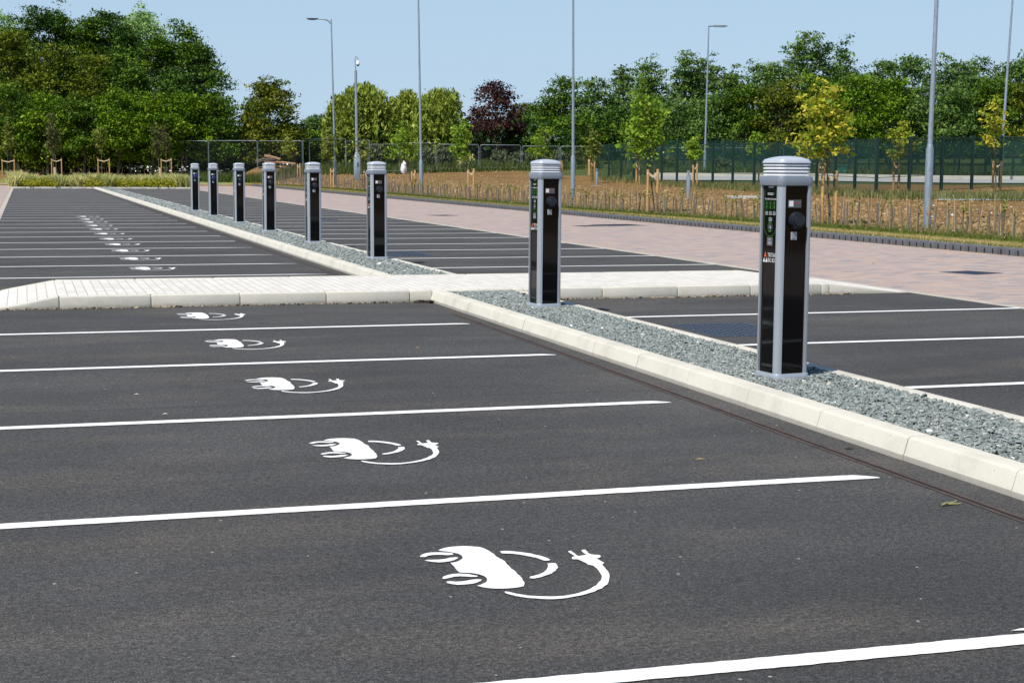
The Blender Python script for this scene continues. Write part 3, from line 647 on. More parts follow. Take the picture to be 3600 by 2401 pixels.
# ------------------------------------------------------------------ lamps, camera mast, bollards
def lamp(p, top, rb, rt, coll, head, label, hd=(1, 0), lean=(0, 0), arm=.55):
    t = thing('lamp_post', label, 'street lamp', p, 0, 'galvanised lamp posts'); lx, ly = lean
    mb = MB().tube([(0, 0, -.3), (0, 0, .02)], [rb*1.02]*2, 20); mb.build('root_sleeve', BLK, t, smooth=True)
    MB().tube([(0, 0, .02), (lx*.1, ly*.1, coll), (lx*.1, ly*.1, coll+.12), ], [rb, rb, rt*1.08], 20).build('base_section', GALVD, t, smooth=True)
    MB().tube([(lx*.1, ly*.1, coll+.12), (lx, ly, top)], [rt*1.02, rt*.62], 18).build('shaft', GALV, t, smooth=True)
    MB().box(rb*.9, -.035, coll-.75, rb*1.08, .035, coll-.1).build('access_door', GALVD, t)
    hx, hy = hd
    a = MB()
    if head == 'swan': a.tube([(lx, ly, top-.30), (lx+hx*.25, ly+hy*.25, top-.06), (lx+hx*.55, ly+hy*.55, top), (lx+hx*(arm+.55), ly+hy*(arm+.55), top)], [.05, .05, .045, .04], 10)
    else: a.tube([(lx, ly, top-.02), (lx, ly, top+.04), (lx+hx*.35, ly+hy*.35, top+.05)], [.05, .05, .045], 10)
    a.build('arm', GALVD, t, smooth=True)
    o0, o1 = ((arm+.4, arm+1.15) if head == 'swan' else (.3, 1.35)); z = top if head == 'swan' else top+.06; w = .13
    dx = Vector((hx, hy, 0)).normalized(); dy = Vector((-dx.y, dx.x, 0)); b = Vector((lx, ly, z))
    pts = [(o0, .05), (o0+.25, w), (o1-.2, w), (o1, .03)]
    up = [b+dx*a_+dy*s*q+Vector((0, 0, .05)) for s in (1,) for a_, q in pts] + [b+dx*a_-dy*q+Vector((0, 0, .05)) for a_, q in pts[::-1]]
    lo = [v-Vector((0, 0, .12 if 0 < i % 4 < 3 else .06)) for i, v in enumerate(up)]
    n = len(up); MB().add(up+lo, [tuple(range(n-1, -1, -1)), tuple(range(n, 2*n))]+[(i, (i+1) % n, n+(i+1) % n, n+i) for i in range(n)]).build('lamp_head', GALVD if head != 'swan' else IRON, t, smooth=True)
    return t
p = at(3258, 806); lamp(p, 9.6, .088, .056, 1.83, 'flat', 'thick galvanised lamp post with a red poppy at its foot, among the hedge whips', (-1, .3), (.10, 0))
p = deep(2015, 66.5); lamp(p, 10.2, .096, .060, 1.7, 'flat', 'galvanised lamp post rising behind the second charging post from the front', (-1, .3), (-.10, 0))
p = at(1481, 686); lamp(p, 10.2, .098, .062, 1.62, 'flat', 'galvanised lamp post just right of the third charging post, top out of view', (-1, .3), (-.16, 0))
p = deep(1178, 105); lamp(p, rise(1166, 69, p), .105, .068, 1.55, 'swan', 'slim lamp post with a curved arm pointing left, beside the camera mast', (-1, .25), (-.2, 0), .45)
p = deep(2477, 110); lamp(p, rise(2483, 95, p), .105, .070, 1.4, 'flat', 'slim lamp post with a flat head pointing right, before the green fence', (1, -.1), (.1, 0))
p = deep(3517, 84); lamp(p, 10.5, .10, .075, 1.3, 'flat', 'slim lamp post behind the green fence at the edge of the view', (1, .3), (.36, 0))
# camera mast
p = deep(1255, 111); t = thing('camera_mast', 'galvanised mast with square base cabinet and a white dome camera', 'camera mast', p)
hb = rise(1254, 552, p); s = span(p, 20)/2; hc_ = rise(1254, 540, p)
b = MB().prism([(-s, -s), (s, -s), (s, s), (-s, s)], -.2, hb); b.prism([(-s, -s), (s, -s), (s, s), (-s, s)], hb, hc_+.1, top=[(-s*.4, -s*.4), (s*.4, -s*.4), (s*.4, s*.4), (-s*.4, s*.4)]); b.build('cabinet', GALVD, t, bevel=.01, smooth=True)
MB().box(-s*.1, -s-.006, hb*.55, s*.35, -s+.002, hb*.75).build('lock', IRON, t)
h1 = rise(1252, 249, p); h2 = rise(1251, 200, p); MB().tube([(0, 0, hb), (-.06, 0, h1)], [.105, .095], 16).build('mast', GALV, t, smooth=True)
MB().tube([(-.06, 0, h1), (-.10, 0, h1+.7), (-.10, 0, h2-.15), (-.06, 0, h2), (.10, 0, h2-.1), (.10, 0, h2-.3)], [.035, .03, .03, .028, .028, .028], 8).build('bracket', GALVD, t, smooth=True)
dm = MB().lathe([(.03, .28), (.09, .22), (.12, .10), (.12, .0)][::-1], 20, (.10, 0)).build('dome_camera', WHITE, t, smooth=True); dm.location = (0, 0, rise(1252, 228, p))
MB().lathe([(.02, -.12), (.08, -.09), (.115, 0)], 20, (.10, 0)).build('lens_dome', PLUG, dm, smooth=True)
def bollard(px, py0, py1, label):
    p = at(px, py0); h = rise(px, py1, p); r = .082; t = thing('steel_bollard', label, 'bollard', p, 0, 'steel bollards in the planted soil')
    MB().lathe([(r, -.1), (r, h*.80), (r*.96, h*.83), (r*.45, h*.87)], 28).build('body', SATIN, t, smooth=True)
    MB().lathe([(r*.32, h*.86), (r*.32, h*.915), (r*.75, h*.92), (r*.75, h), (r*.5, h)], 28).build('cap', SATIN, t, smooth=True)
    MB().prism([(-.2, -.2), (.2, -.2), (.2, .2), (-.2, .2)], -.1, .02).build('footing', CONC, t)
bollard(2419, 700, 600, 'brushed steel bollard left of the nearest charging post'); bollard(2098, 654, 593, 'smaller steel bollard at the near end of the green fence')

# ------------------------------------------------------------------ foliage generators
def leaf_quads(C, size, up=.5, rnd=1.0, asp=.6, droop=None):
    n = len(C); N = rng.normal(0, rnd, (n, 3)); N[:, 2] += up; N /= np.linalg.norm(N, axis=1)[:, None]+1e-9
    A = rng.normal(0, 1, (n, 3))
    if droop is not None: A = A*.35 + droop
    A -= N*(A*N).sum(1)[:, None]; A /= np.linalg.norm(A, axis=1)[:, None]+1e-9; B = np.cross(N, A)
    s = (size*rng.lognormal(0, .3, n))[:, None]; w = s*asp*rng.uniform(.7, 1.2, (n, 1))
    fold = N*(s*rng.uniform(-.18, .18, (n, 1)))
    return np.stack([C-A*s, C-B*w+A*s*.1+fold, C+A*s, C+B*w+A*s*.1+fold], 1)
def crown(lobes, n_clu, per, size, spread, mat, parent, up=.6, asp=.6, droop=None, fill=.25, bias=.25, name='crown', dropz=0, keepz=None):
    "leaf sprays gathered in clumps over and through a set of lobes (centre, radii)"
    w = np.array([a[1][0]*a[1][2] + a[1][0]*a[1][1] for a in lobes]); w = w/w.sum(); pick = rng.choice(len(lobes), n_clu, p=w)
    Cn = np.array([l[0] for l in lobes], float)[pick]; Rd = np.array([l[1] for l in lobes], float)[pick]
    d = rng.normal(0, 1, (n_clu, 3)); d[:, 2] += bias; d /= np.linalg.norm(d, axis=1)[:, None]
    r = np.where(rng.random(n_clu) < fill, rng.uniform(.2, .8, n_clu), rng.uniform(.8, 1.08, n_clu))
    lum = np.array([1+.28*pnoise(Vector(c*.8)) for c in (Cn+d*Rd*1.0)])
    K = Cn + d*Rd*(r*lum)[:, None] + rng.normal(0, .12, (n_clu, 3))
    if keepz is not None: K[:, 2] = np.maximum(K[:, 2], keepz+rng.uniform(0, .6, n_clu))
    ct = np.clip(.61+rng.normal(0, .26, n_clu)+.25*(lum-1)/.28, 0, 1)  # random leaf tone plus painted sun and shade: outer clumps lighter, sunken darker
    m = n_clu*per; k = np.repeat(np.arange(n_clu), per)
    off = rng.normal(0, 1, (m, 3))*np.array([spread, spread, spread*.36]); P = K[k]+off
    if dropz: P[:, 2] -= rng.uniform(0, dropz, m)
    V = leaf_quads(P, size, up, 1.0, asp, droop)
    return quads(name, V, mat, parent, np.clip(ct[k]+rng.normal(0, .16, m), 0, 1))
def trunk(parent, h, r, lobes, mat=BARK, limbs=7, name='trunk', lean=(0, 0), split=.3):
    mb = MB(); pts = []; rad = []
    for i in range(7):
        u = i/6; pts.append((lean[0]*u+.12*r*6*math.sin(u*5+h), lean[1]*u+.1*r*5*math.cos(u*4), -.15+h*u)); rad.append(r*(1.25 if i == 0 else 1)*(1-.75*u))
    mb.tube(pts, rad, 9)
    for i in range(limbs):
        l = lobes[i % len(lobes)]; u = random.uniform(split, .85); a = Vector(pts[0]).lerp(Vector(pts[-1]), u); e = Vector(l[0])+Vector([random.uniform(-.5, .5)*q for q in l[1]])
        if e.z < a.z: e.z = a.z+.3
        mid = a.lerp(e, .5)+Vector((0, 0, .12*(e-a).length)); mb.tube([a, mid, e], [r*(1-.75*u)*.7, r*.28, r*.09], 6)
    return mb.build(name, mat, parent, smooth=True)

LF = dict(  # wood tones run from shaded to sunlit green, painting contrast into the crowns
 wood=leaf('wood_leaf', (.012, .034, .003), (.048, .108, .006), (.130, .215, .014), .16),
 wooddark=leaf('dark_wood_leaf', (.009, .028, .005), (.036, .086, .010), (.095, .170, .022), .16),
 bronze=leaf('olive_leaf', (.018, .032, .003), (.078, .118, .006), (.185, .220, .016), .16),
 bright=leaf('bright_leaf', (.018, .048, .002), (.078, .158, .005), (.190, .300, .014), .2),
 pale=leaf('silvery_leaf', (.09, .19, .05), (.25, .42, .12), (.46, .60, .24), .2),
 willow=leaf('willow_leaf', (.085, .125, .012), (.25, .32, .040), (.44, .50, .10), .35),
 beech=leaf('copper_leaf', (.018, .008, .008), (.048, .020, .018), (.100, .048, .040), .14),
 poplar=leaf('poplar_leaf', (.016, .048, .009), (.078, .152, .024), (.175, .270, .060), .22),
 rust=leaf('olive_tipped_leaf', (.018, .036, .003), (.082, .120, .007), (.200, .210, .020), .16),
 lime=leaf('lime_leaf', (.075, .15, .010), (.17, .30, .018), (.32, .44, .05), .4),
 yellow=leaf('yellowing_leaf', (.09, .18, .012), (.27, .37, .026), (.58, .50, .06), .38),
 young=leaf('young_leaf', (.07, .11, .014), (.17, .21, .030), (.33, .36, .08), .35),
 dull=leaf('dull_young_leaf', (.045, .055, .014), (.095, .105, .028), (.18, .18, .06), .3),
 grey=leaf('grey_shrub_leaf', (.065, .085, .04), (.115, .14, .07), (.19, .21, .11)),
 weed=leaf('weed_leaf', (.035, .06, .010), (.075, .115, .022), (.17, .19, .06)),
 straw=leaf('straw_grass', (.40, .42, .12), (.64, .62, .25), (.84, .77, .42)),
 verge_weed=leaf('verge_weed_leaf', (.09, .11, .025), (.17, .19, .06), (.33, .31, .14)),
 gold=leaf('gold_shrub_leaf', (.16, .20, .012), (.32, .34, .02), (.48, .42, .05)))

# ------------------------------------------------------------------ woods: every tree a thing
def big_tree(px, D, top, w, mat, label, cat='tree', base=0.0, kind='round', dens=1.0, group='trees of the wood', size=.20, name=None, tilt=0):
    p = deep(px, D); h = rise(px, top, p)*1.03; W = span(p, w)/2
    t = thing(name or {'round': 'broadleaf_tree', 'spire': 'poplar_tree', 'bush': 'large_shrub'}[kind], label, cat, p, 0, group)
    cb = base*h; hh = h-cb; lobes = []
    if kind == 'spire':
        for i in range(11):
            a = random.uniform(0, 6.28); r = random.uniform(.1, .75)*W; top_ = h*(1-.42*(r/W)**1.2)*random.uniform(.86, 1.0) if i else h*.97
            lz = random.uniform(.3, .42)*hh; lobes.append(((r*math.cos(a)+tilt*.5, r*math.sin(a)*.8, top_-lz), (W*random.uniform(.16, .26), W*random.uniform(.18, .3), lz)))
        lobes += [((0, 0, h*.70), (W*.55, W*.48, h*.20)), ((tilt*.5, 0, h*.80), (W*.34, W*.3, h*.15)), ((0, 0, cb+hh*.4), (W*.85, W*.7, hh*.42)), ((W*.3, -W*.3, cb+hh*.25), (W*.7, W*.55, hh*.27)), ((-W*.4, -W*.2, cb+hh*.3), (W*.6, W*.6, hh*.3))]
    else:
        lobes.append(((0, 0, cb+hh*.52), (W*.72, W*.62, hh*.42)))
        for i in range(26):
            a = random.uniform(0, 6.28); zf = random.uniform(.12, .98); prof = math.sin(math.pi*min(1, .22+zf*.78))**.6; r = W*.74*prof
            q = W*random.uniform(.18, .36); lobes.append(((r*math.cos(a)*.92, r*math.sin(a)*.8, cb+hh*zf*.93), (q, q, min(q*.75, hh*.2))))
        if base < .05: lobes += [((W*q, W*.3, hh*.10), (W*.45, W*.45, hh*.12)) for q in (-.6, 0, .6)]
    area = 2*W*hh; n = int(dens*min(2100, max(140, area*7.5)))
    crown(lobes, n, 36, size*.52, .36 if kind != 'spire' else .28, LF[mat], t, up=.7, fill=.22, asp=.62, keepz=.1 if base < .05 else None)
    trunk(t, h*.7, max(.07, h*.02), lobes, limbs=6)
    return t
WD = [ # px, depth, top px, width px, leaf, label
 (15, 150, 22, 190, 'pale', 'pale green tree crown peeping over the wood at the edge of the view'),
 (140, 146, 8, 270, 'wooddark', 'tall dark green tree at the crest of the wood, left of the pale crowns'),
 (285, 150, 62, 230, 'wood', 'mid green tree in the wood crest between the tall dark one and the notch'),
 (385, 146, 28, 210, 'wooddark', 'dark green tree in the wood crest just left of the pale flowering crown'),
 (512, 152, 14, 240, 'pale', 'pale whitish green crown topping the wood beside the open sky'),
 (640, 144, 78, 240, 'wood', 'olive green tree on the shoulder where the wood slopes down to the sky'),
 (560, 140, 110, 230, 'wood', 'dark olive tree directly below the pale whitish crown'),
 (725, 142, 158, 170, 'wooddark', 'dark tree stepping down the end slope of the wood'),
 (775, 140, 235, 150, 'wood', 'lowest green tree at the outer end of the wood slope'),
 (215, 148, 30, 200, 'wood', 'green tree filling the wood crest right of the tall dark one'),
 (60, 147, 40, 200, 'wood', 'green tree in the wood crest beside the pale crown at the view edge'),
 (330, 144, 45, 170, 'wood', 'green tree filling the notch in the wood crest'),
 (450, 142, 60, 170, 'wooddark', 'dark tree below and left of the pale whitish crown'),
 (690, 146, 128, 170, 'wood', 'green tree filling the sloping end of the wood'),
 (60, 138, 110, 250, 'bronze', 'yellowish olive tree low in front of the pale crown at the view edge'),
 (205, 136, 150, 230, 'bronze', 'bronze tinted tree in the middle of the wood face'),
 (340, 136, 175, 230, 'bronze', 'bronze green tree beside the other bronze one in the wood face'),
 (455, 136, 190, 220, 'wood', 'mid green tree in the wood face right of the bronze pair'),
 (640, 135, 235, 240, 'wooddark', 'dense dark tree filling the wood face under the sloping shoulder'),
 (40, 131, 300, 230, 'wood', 'low green tree in front of the wood behind the first staked sapling'),
 (170, 130, 325, 220, 'bright', 'bright green low tree behind the second staked sapling'),
 (300, 130, 335, 210, 'wood', 'low green tree in front of the wood between two staked saplings'),
 (420, 130, 330, 210, 'bright', 'bright green low tree behind the third staked sapling'),
 (540, 130, 335, 210, 'bright', 'bright green low tree behind the paired saplings'),
 (655, 131, 325, 210, 'bright', 'bright green low tree just left of the first grey fence panels'),
 (765, 132, 330, 190, 'wood', 'green low tree at the front corner of the wood behind the grey fence'),
]
for a in WD: big_tree(*a[:5], a[5], size=.19, base=.13 if a[1] < 134 else 0.0)
big_tree(950, 134, 290, 240, 'rust', 'round rust tipped tree standing alone between the wood and the willows', base=.0, dens=1.5)
big_tree(905, 136, 330, 120, 'wooddark', 'dark green tree tucked behind the rust tipped tree')
big_tree(1015, 137, 440, 150, 'wood', 'low green tree right of the rust tipped tree behind the fence corner')
big_tree(1130, 165, 395, 150, 'poplar', 'small far bluish green tree in the gap before the willows')
big_tree(1100, 140, 470, 120, 'bright', 'low yellow green bush below the gap before the willows', 'shrub', kind='bush', name='large_shrub', group='shrubs behind the grey fence')
def willow(px, D, top, w, label):
    p = deep(px, D); h = rise(px, top, p); W = span(p, w)/2; t = thing('willow_tree', label, 'tree', p, 0, 'willow trees'); lobes = []
    for i in range(13):
        a = random.uniform(0, 6.28); r = W*random.uniform(0, .72); z = h*(.93-.42*(r/W)**1.6)*random.uniform(.86, 1); lobes.append(((r*math.cos(a), r*math.sin(a), z-h*.08), (W*.28, W*.28, h*.08)))
    n = 620; pick = rng.integers(0, len(lobes), n); L = np.array([lobes[i][0] for i in pick]); Rr = np.array([lobes[i][1] for i in pick])
    d = rng.normal(0, 1, (n, 3)); d[:, 2] = np.abs(d[:, 2])*.8; d /= np.linalg.norm(d, axis=1)[:, None]; S = L+d*Rr
    per = 22; k = np.repeat(np.arange(n), per); u = rng.random(n*per); ln = rng.uniform(.26, .74, n)*h; bow = rng.normal(0, .45, (n, 2))
    P = S[k].copy(); P[:, 2] -= u*ln[k]; P[:, :2] += (bow[k]+L[k][:, :2]*.14)*np.sqrt(u)[:, None] + rng.normal(0, .10, (n*per, 2)); P[:, 2] = np.maximum(P[:, 2], .35)
    ct = np.clip(.5+rng.normal(0, .24, n), 0, 1)
    quads('crown', leaf_quads(P, .21, .2, 1, .30, np.array([.1, 0, -1.0])), LF['willow'], t, np.clip(ct[k]+rng.normal(0, .14, n*per), 0, 1))
    crown([((0, 0, h*.58), (W*.5, W*.5, h*.22)), ((0, 0, h*.36), (W*.6, W*.55, h*.28))], 260, 9, .2, .4, LF['willow'], t, name='inner_foliage', droop=np.array([0, 0, -1.0]), asp=.4)
    trunk(t, h*.6, .24, lobes, limbs=9)
willow(1195, 139, 300, 120, 'slim willow strand at the edge of the willow group, behind the lamp post')
willow(1285, 137, 240, 220, 'tall weeping willow with a pointed top behind the camera mast')
willow(1430, 138, 290, 190, 'lower weeping willow between the pointed one and the broad one')
willow(1540, 136, 262, 240, 'broad weeping willow beside the copper tree, behind the lamp post')
big_tree(1740, 138, 290, 215, 'beech', 'dark purple copper leaved tree between the willow and the green trees', base=.04, group='trees of the wood', name='copper_beech_tree')
big_tree(1850, 170, 360, 170, 'bright', 'far bright green tree just right of the copper tree')
big_tree(1700, 160, 425, 170, 'wood', 'far green tree half hidden behind the copper tree')
big_tree(1790, 140, 430, 90, 'wood', 'low green bush growing out beneath the copper tree', 'shrub', kind='bush', name='large_shrub', group='shrubs behind the grey fence')
RT_ = [ # right wood
 (1920, 150, 360, 160, 'wood', 'round', 'low round green tree where the right wood begins'),
 (1985, 142, 278, 190, 'wood', 'round', 'first tall dark tree of the right wood behind the second lamp post'),
 (2085, 138, 262, 170, 'poplar', 'spire', 'greyish poplar right of the second lamp post'),
 (2190, 140, 232, 150, 'poplar', 'spire', 'poplar with wispy top left of the tall staked lime tree'),
 (2275, 138, 192, 160, 'poplar', 'spire', 'pointed poplar rising above the tall staked lime tree'),
 (2405, 138, 172, 150, 'poplar', 'spire', 'slender poplar left of the flat headed lamp'),
 (2470, 140, 184, 130, 'poplar', 'spire', 'poplar directly behind the flat headed lamp'),
 (2560, 138, 224, 160, 'poplar', 'spire', 'lower poplar right of the flat headed lamp'),
 (2680, 136, 200, 190, 'poplar', 'round', 'bushy grey green tree on the near flank of the tallest tree'),
 (2835, 138, 96, 270, 'poplar', 'spire', 'tallest windswept tree of the right wood above the nearest post'),
 (2945, 140, 145, 130, 'poplar', 'spire', 'narrow spire on the far shoulder of the tallest tree'),
 (3020, 140, 246, 170, 'poplar', 'round', 'lower tree in the dip right of the tallest tree'),
 (3100, 142, 204, 180, 'poplar', 'round', 'rounded tree left of the thick lamp post'),
 (3215, 140, 206, 200, 'poplar', 'round', 'rounded tree just behind the thick lamp post'),
 (3325, 142, 178, 150, 'poplar', 'spire', 'taller tree just right of the thick lamp post'),
 (3430, 140, 196, 190, 'poplar', 'round', 'broad tree between the two right lamp posts'),
 (3520, 144, 222, 160, 'poplar', 'round', 'tree behind the slim edge lamp post'),
 (3610, 138, 174, 200, 'poplar', 'round', 'tall tree cut by the view edge beyond the last lamp'),
 (2050, 130, 400, 190, 'wood', 'round', 'low green tree front of the wood near the start of the green fence'),
 (2180, 131, 380, 190, 'wooddark', 'round', 'dark low tree behind the tall staked lime tree'),
 (2330, 128, 345, 220, 'poplar', 'round', 'grey green low tree between lime tree and flat headed lamp'),
 (2480, 128, 330, 210, 'poplar', 'round', 'dark grey green low tree at the foot of the flat headed lamp'),
 (2610, 128, 300, 200, 'wood', 'round', 'olive low tree left of the nearest charging post lid'),
 (2740, 126, 265, 180, 'rust', 'round', 'olive brown low tree behind the yellow leaved sapling'),
 (2870, 127, 255, 160, 'bright', 'round', 'bright green low tree poking up behind the yellow leaved sapling'),
 (2995, 124, 275, 180, 'bright', 'round', 'vivid green round tree just right of the yellow leaved sapling'),
 (3120, 124, 280, 180, 'bright', 'round', 'bright green low tree left of the thick lamp post'),
 (3230, 124, 300, 190, 'poplar', 'round', 'grey green low tree behind the thick lamp post'),
 (3360, 122, 320, 200, 'poplar', 'round', 'grey green low tree right of the thick lamp post'),
 (3480, 122, 290, 200, 'wood', 'round', 'green low tree behind the last staked sapling'),
 (3600, 122, 300, 200, 'rust', 'round', 'olive low tree at the view edge behind the green fence'),
]
for px, D, tp, w, mt, kd, lb in RT_: big_tree(px, D, tp, w*1.22, mt, lb, kind=kd, size=.185, tilt=.6 if kd == 'spire' else 0, base=.08 if D < 132 else 0)
# shrubs behind the grey fence
for i, (px, D, tp, w, mt, lb) in enumerate([
  (1318, 128, 500, 60, 'grey', 'grey green shrub behind the sagging fence panel'), (1375, 129, 505, 70, 'weed', 'green shrub behind the upright end of the sagging panel'),
  (1500, 127, 520, 60, 'grey', 'feathery grey shrub right of the third lamp post'), (1563, 127, 520, 60, 'grey', 'feathery grey shrub behind the second upright fence panel'),
  (1640, 126, 545, 36, 'straw', 'small straw coloured shrub behind a staked sapling'), (1760, 126, 528, 62, 'grey', 'pale grey shrub with upright twigs in the middle of the grey fence'),
  (1825, 126, 530, 50, 'grey', 'grey shrub against the dark steel fence post'), (1880, 127, 540, 60, 'weed', 'green shrub left of the second charging post lid'),
  (1980, 127, 535, 60, 'grey', 'grey shrub right of the second charging post lid'), (2050, 125, 530, 70, 'weed', 'green shrub at the join of grey and green fences'),
  (2540, 112, 560, 70, 'grey', 'grey shrub seen through the green fence'), (2340, 116, 560, 70, 'weed', 'green shrub seen through the green fence beside the lime tree')]):
    p = deep(px, D); h = rise(px, tp, p); w_ = span(p, w)/2
    t = thing('shrub', lb, 'shrub', p, 0, 'shrubs behind the fences')
    lob = [((random.uniform(-.5, .5)*w_, random.uniform(-.4, .4)*w_, h*random.uniform(.35, .72)), (w_*.42, w_*.42, h*.28)) for _ in range(8)]
    crown(lob, 130, 7, .13, .16, LF[mt], t, up=.3, asp=.45, name='foliage', droop=np.array([0, 0, 1.2]))
    mb = MB(); [mb.tube([(0, 0, -.1), tuple(l[0])], [.03, .012], 5) for l in lob]; mb.build('stems', BARK, t)
def under():
    if random.random() < .5: px, D = random.uniform(-40, 900), random.uniform(138, 152)
    else: px, D = random.uniform(1050, 3650), random.uniform(135, 152)
    p = deep(px, D); return (p.x, p.y, p.z+3.6*random.random()**1.3)
P = np.array([under() for _ in range(30000)]); quads('undergrowth', leaf_quads(P, .20, .6, 1, .6), LF['wooddark'], None, rng.random(30000)*.4, kind='stuff')  # tint held low, deep shade under the wood painted into the leaves
# ------------------------------------------------------------------ young trees and their stakes
def sapling(px, base, c0, c1, cl, cr, mat, label, trunk_to=None, D=None, n=130, size=.07, lean=0, asp=.6, name='young_tree'):
    p = at(px, base) if D is None else deep(px, D)
    h = rise(px, c0, p); hb = rise(px, c1, p); cx = span(p, (cl+cr)/2-px); w = span(p, cr-cl)/2
    t = thing(name, label, 'young tree', p, 0, 'young staked trees'); lob = []
    for i in range(12):
        u = (i+.5)/12; prof = math.sin(math.pi*(.16+.80*u))**.9 * (1-.28*u); z = hb+(h-hb)*u
        a = random.uniform(0, 6.28); r = w*prof*.45; lob.append(((cx+r*math.cos(a), r*math.sin(a)*.8, z), (w*.55*prof+.04, w*.5*prof+.04, (h-hb)*.085)))
    lob.append(((cx-w*.72, 0, hb+(h-hb)*.12), (w*.24, w*.24, (h-hb)*.06))); lob.append(((cx+w*.72, 0, hb+(h-hb)*.16), (w*.24, w*.24, (h-hb)*.06)))
    crown(lob, n, 6, size, max(.05, w*.13), LF[mat], t, up=.9, fill=.5, asp=asp)
    mb = MB(); r = max(.018, min(.032, h*.009)); top = Vector((cx*.9, 0, h*.93))
    pts = [Vector((0, 0, -.1)).lerp(top, u)+Vector((.02*math.sin(u*7+px)*h*.3, .01*math.cos(u*9), 0)) for u in np.linspace(0, 1, 7)]; mb.tube(pts, [r*(1-.8*u) for u in np.linspace(0, 1, 7)], 7)
    for l in lob[::1]:
        u = max(.3, (l[0][2]-h*.12)/h); a = Vector((0, 0, -.1)).lerp(top, min(.95, u)); mb.tube([a, Vector(l[0])], [r*.4, r*.12], 4)
    mb.build('trunk', YBARK, t, smooth=True); return t
SAP = [ # px, base, crown top, crown bottom, left, right, leaf, label, kwargs
 (28, 628, 430, 530, 4, 58, 'young', 'thin pale leaved sapling between the first pair of stakes at the view edge', {}),
 (200, 628, 398, 532, 160, 214, 'dull', 'dull leaved sapling behind the one with a split timber stake', {}),
 (187, 640, 415, 528, 168, 208, 'dull', 'twiggy sapling tied to a pale split stake among the grasses, left one', {'D': 104.5}),
 (362, 628, 436, 522, 324, 380, 'young', 'compact yellow green sapling between stakes behind the grass bed', {}),
 (584, 628, 425, 530, 566, 604, 'dull', 'sapling between stakes right beside the split stake one', {}),
 (558, 640, 432, 536, 530, 582, 'dull', 'twiggy sapling tied to a pale split stake among the grasses, right one', {'D': 104.5}),
 (873, 620, 440, 530, 842, 908, 'young', 'leafy sapling behind the charging post with the second blue ring', {}),
 (1052, 640, 484, 552, 988, 1058, 'young', 'leaning sapling with a bushy crown near the fence corner', {}),
 (1165, 655, 452, 560, 1128, 1182, 'young', 'loose sapling crossing the slim lamp post with the curved arm', {}),
 (1278, 668, 468, 565, 1222, 1302, 'young', 'yellow green sapling in front of the camera mast cabinet', {'n': 48}),
 (1452, 684, 424, 562, 1354, 1462, 'lime', 'lop sided lime green sapling left of the third lamp post', {}),
 (1653, 703, 418, 556, 1578, 1664, 'lime', 'lime green sapling in front of the copper leaved tree', {}),
 (1912, 632, 430, 548, 1838, 1984, 'lime', 'broad lime green sapling rising behind the second charging post', {}),
 (2087, 645, 448, 558, 2056, 2112, 'young', 'sapling before the start of the green fence', {}),
 (2302, 748, 296, 552, 2164, 2338, 'lime', 'large lime green sapling with a leaning trunk before the green fence', {'n': 320, 'size': .062}),
 (2243, 648, 450, 545, 2225, 2262, 'young', 'small sapling hidden behind the large lime green one', {}),
 (2441, 660, 480, 556, 2402, 2470, 'lime', 'small round lime green sapling beside the flat headed lamp', {}),
 (2657, 652, 462, 545, 2618, 2684, 'lime', 'small green sapling just left of the nearest charging post', {}),
 (2717, 650, 482, 520, 2700, 2740, 'rust', 'small brown leaved sapling above the nearest charging post', {}),
 (2917, 792, 300, 538, 2766, 2998, 'yellow', 'large yellow leaved sapling right of the nearest charging post', {'n': 320, 'size': .062}),
 (2886, 668, 545, 575, 2878, 2894, 'young', 'almost bare sapling between stakes behind the large yellow leaved one', {'n': 12}),
 (3153, 676, 428, 546, 3108, 3220, 'yellow', 'yellow green sapling left of the thick lamp post', {}),
 (3500, 676, 335, 522, 3428, 3530, 'yellow', 'tall thin yellow green sapling beside the edge lamp post', {}),
]
for s in SAP: sapling(*s[:8], **s[8])
def stakes(x1, x2, top1, top2, base, label, strap=True, D=None, r=.038):
    a = at(x1, base) if D is None else deep(x1, D); b = deep(x2, depth(a)); c = (a+b)/2; c.z = H(c.x, c.y)
    t = thing('tree_stakes', label, 'tree stakes', c, 0, 'pairs of timber tree stakes')
    ha, hb = rise(x1, top1, c), rise(x2, top2, c); rr = max(r, .036)
    A, B = a-c, b-c
    MB().tube([(A.x, A.y, -.2), (A.x, A.y, ha)], rr, 9).build('stake', WOOD if random.random() > .25 else WOODD, t, smooth=True)
    MB().tube([(B.x, B.y, -.2), (B.x, B.y, hb)], rr, 9).build('stake', WOOD, t, smooth=True)
    if strap:
        m = MB(); Q = [Vector((A.x, A.y-.02, ha-.12)), Vector(((A.x+B.x)/2, (A.y+B.y)/2-.03, min(ha, hb)-.22)), Vector((B.x, B.y-.02, hb-.12))]
        for u, v in zip(Q[:-1], Q[1:]): m.add([u+Vector((0, 0, -.04)), v+Vector((0, 0, -.04)), v+Vector((0, 0, .04)), u+Vector((0, 0, .04)), u+Vector((0, .02, -.04)), v+Vector((0, .02, -.04)), v+Vector((0, .02, .04)), u+Vector((0, .02, .04))], [(0, 1, 2, 3), (7, 6, 5, 4), (3, 2, 6, 7), (0, 4, 5, 1)])
        for q in (A, B): m.tube([(q.x, q.y, (ha if q is A else hb)-.16), (q.x, q.y, (ha if q is A else hb)-.08)], rr*1.12, 9)
        m.build('strap', STRAP, t)
    return t
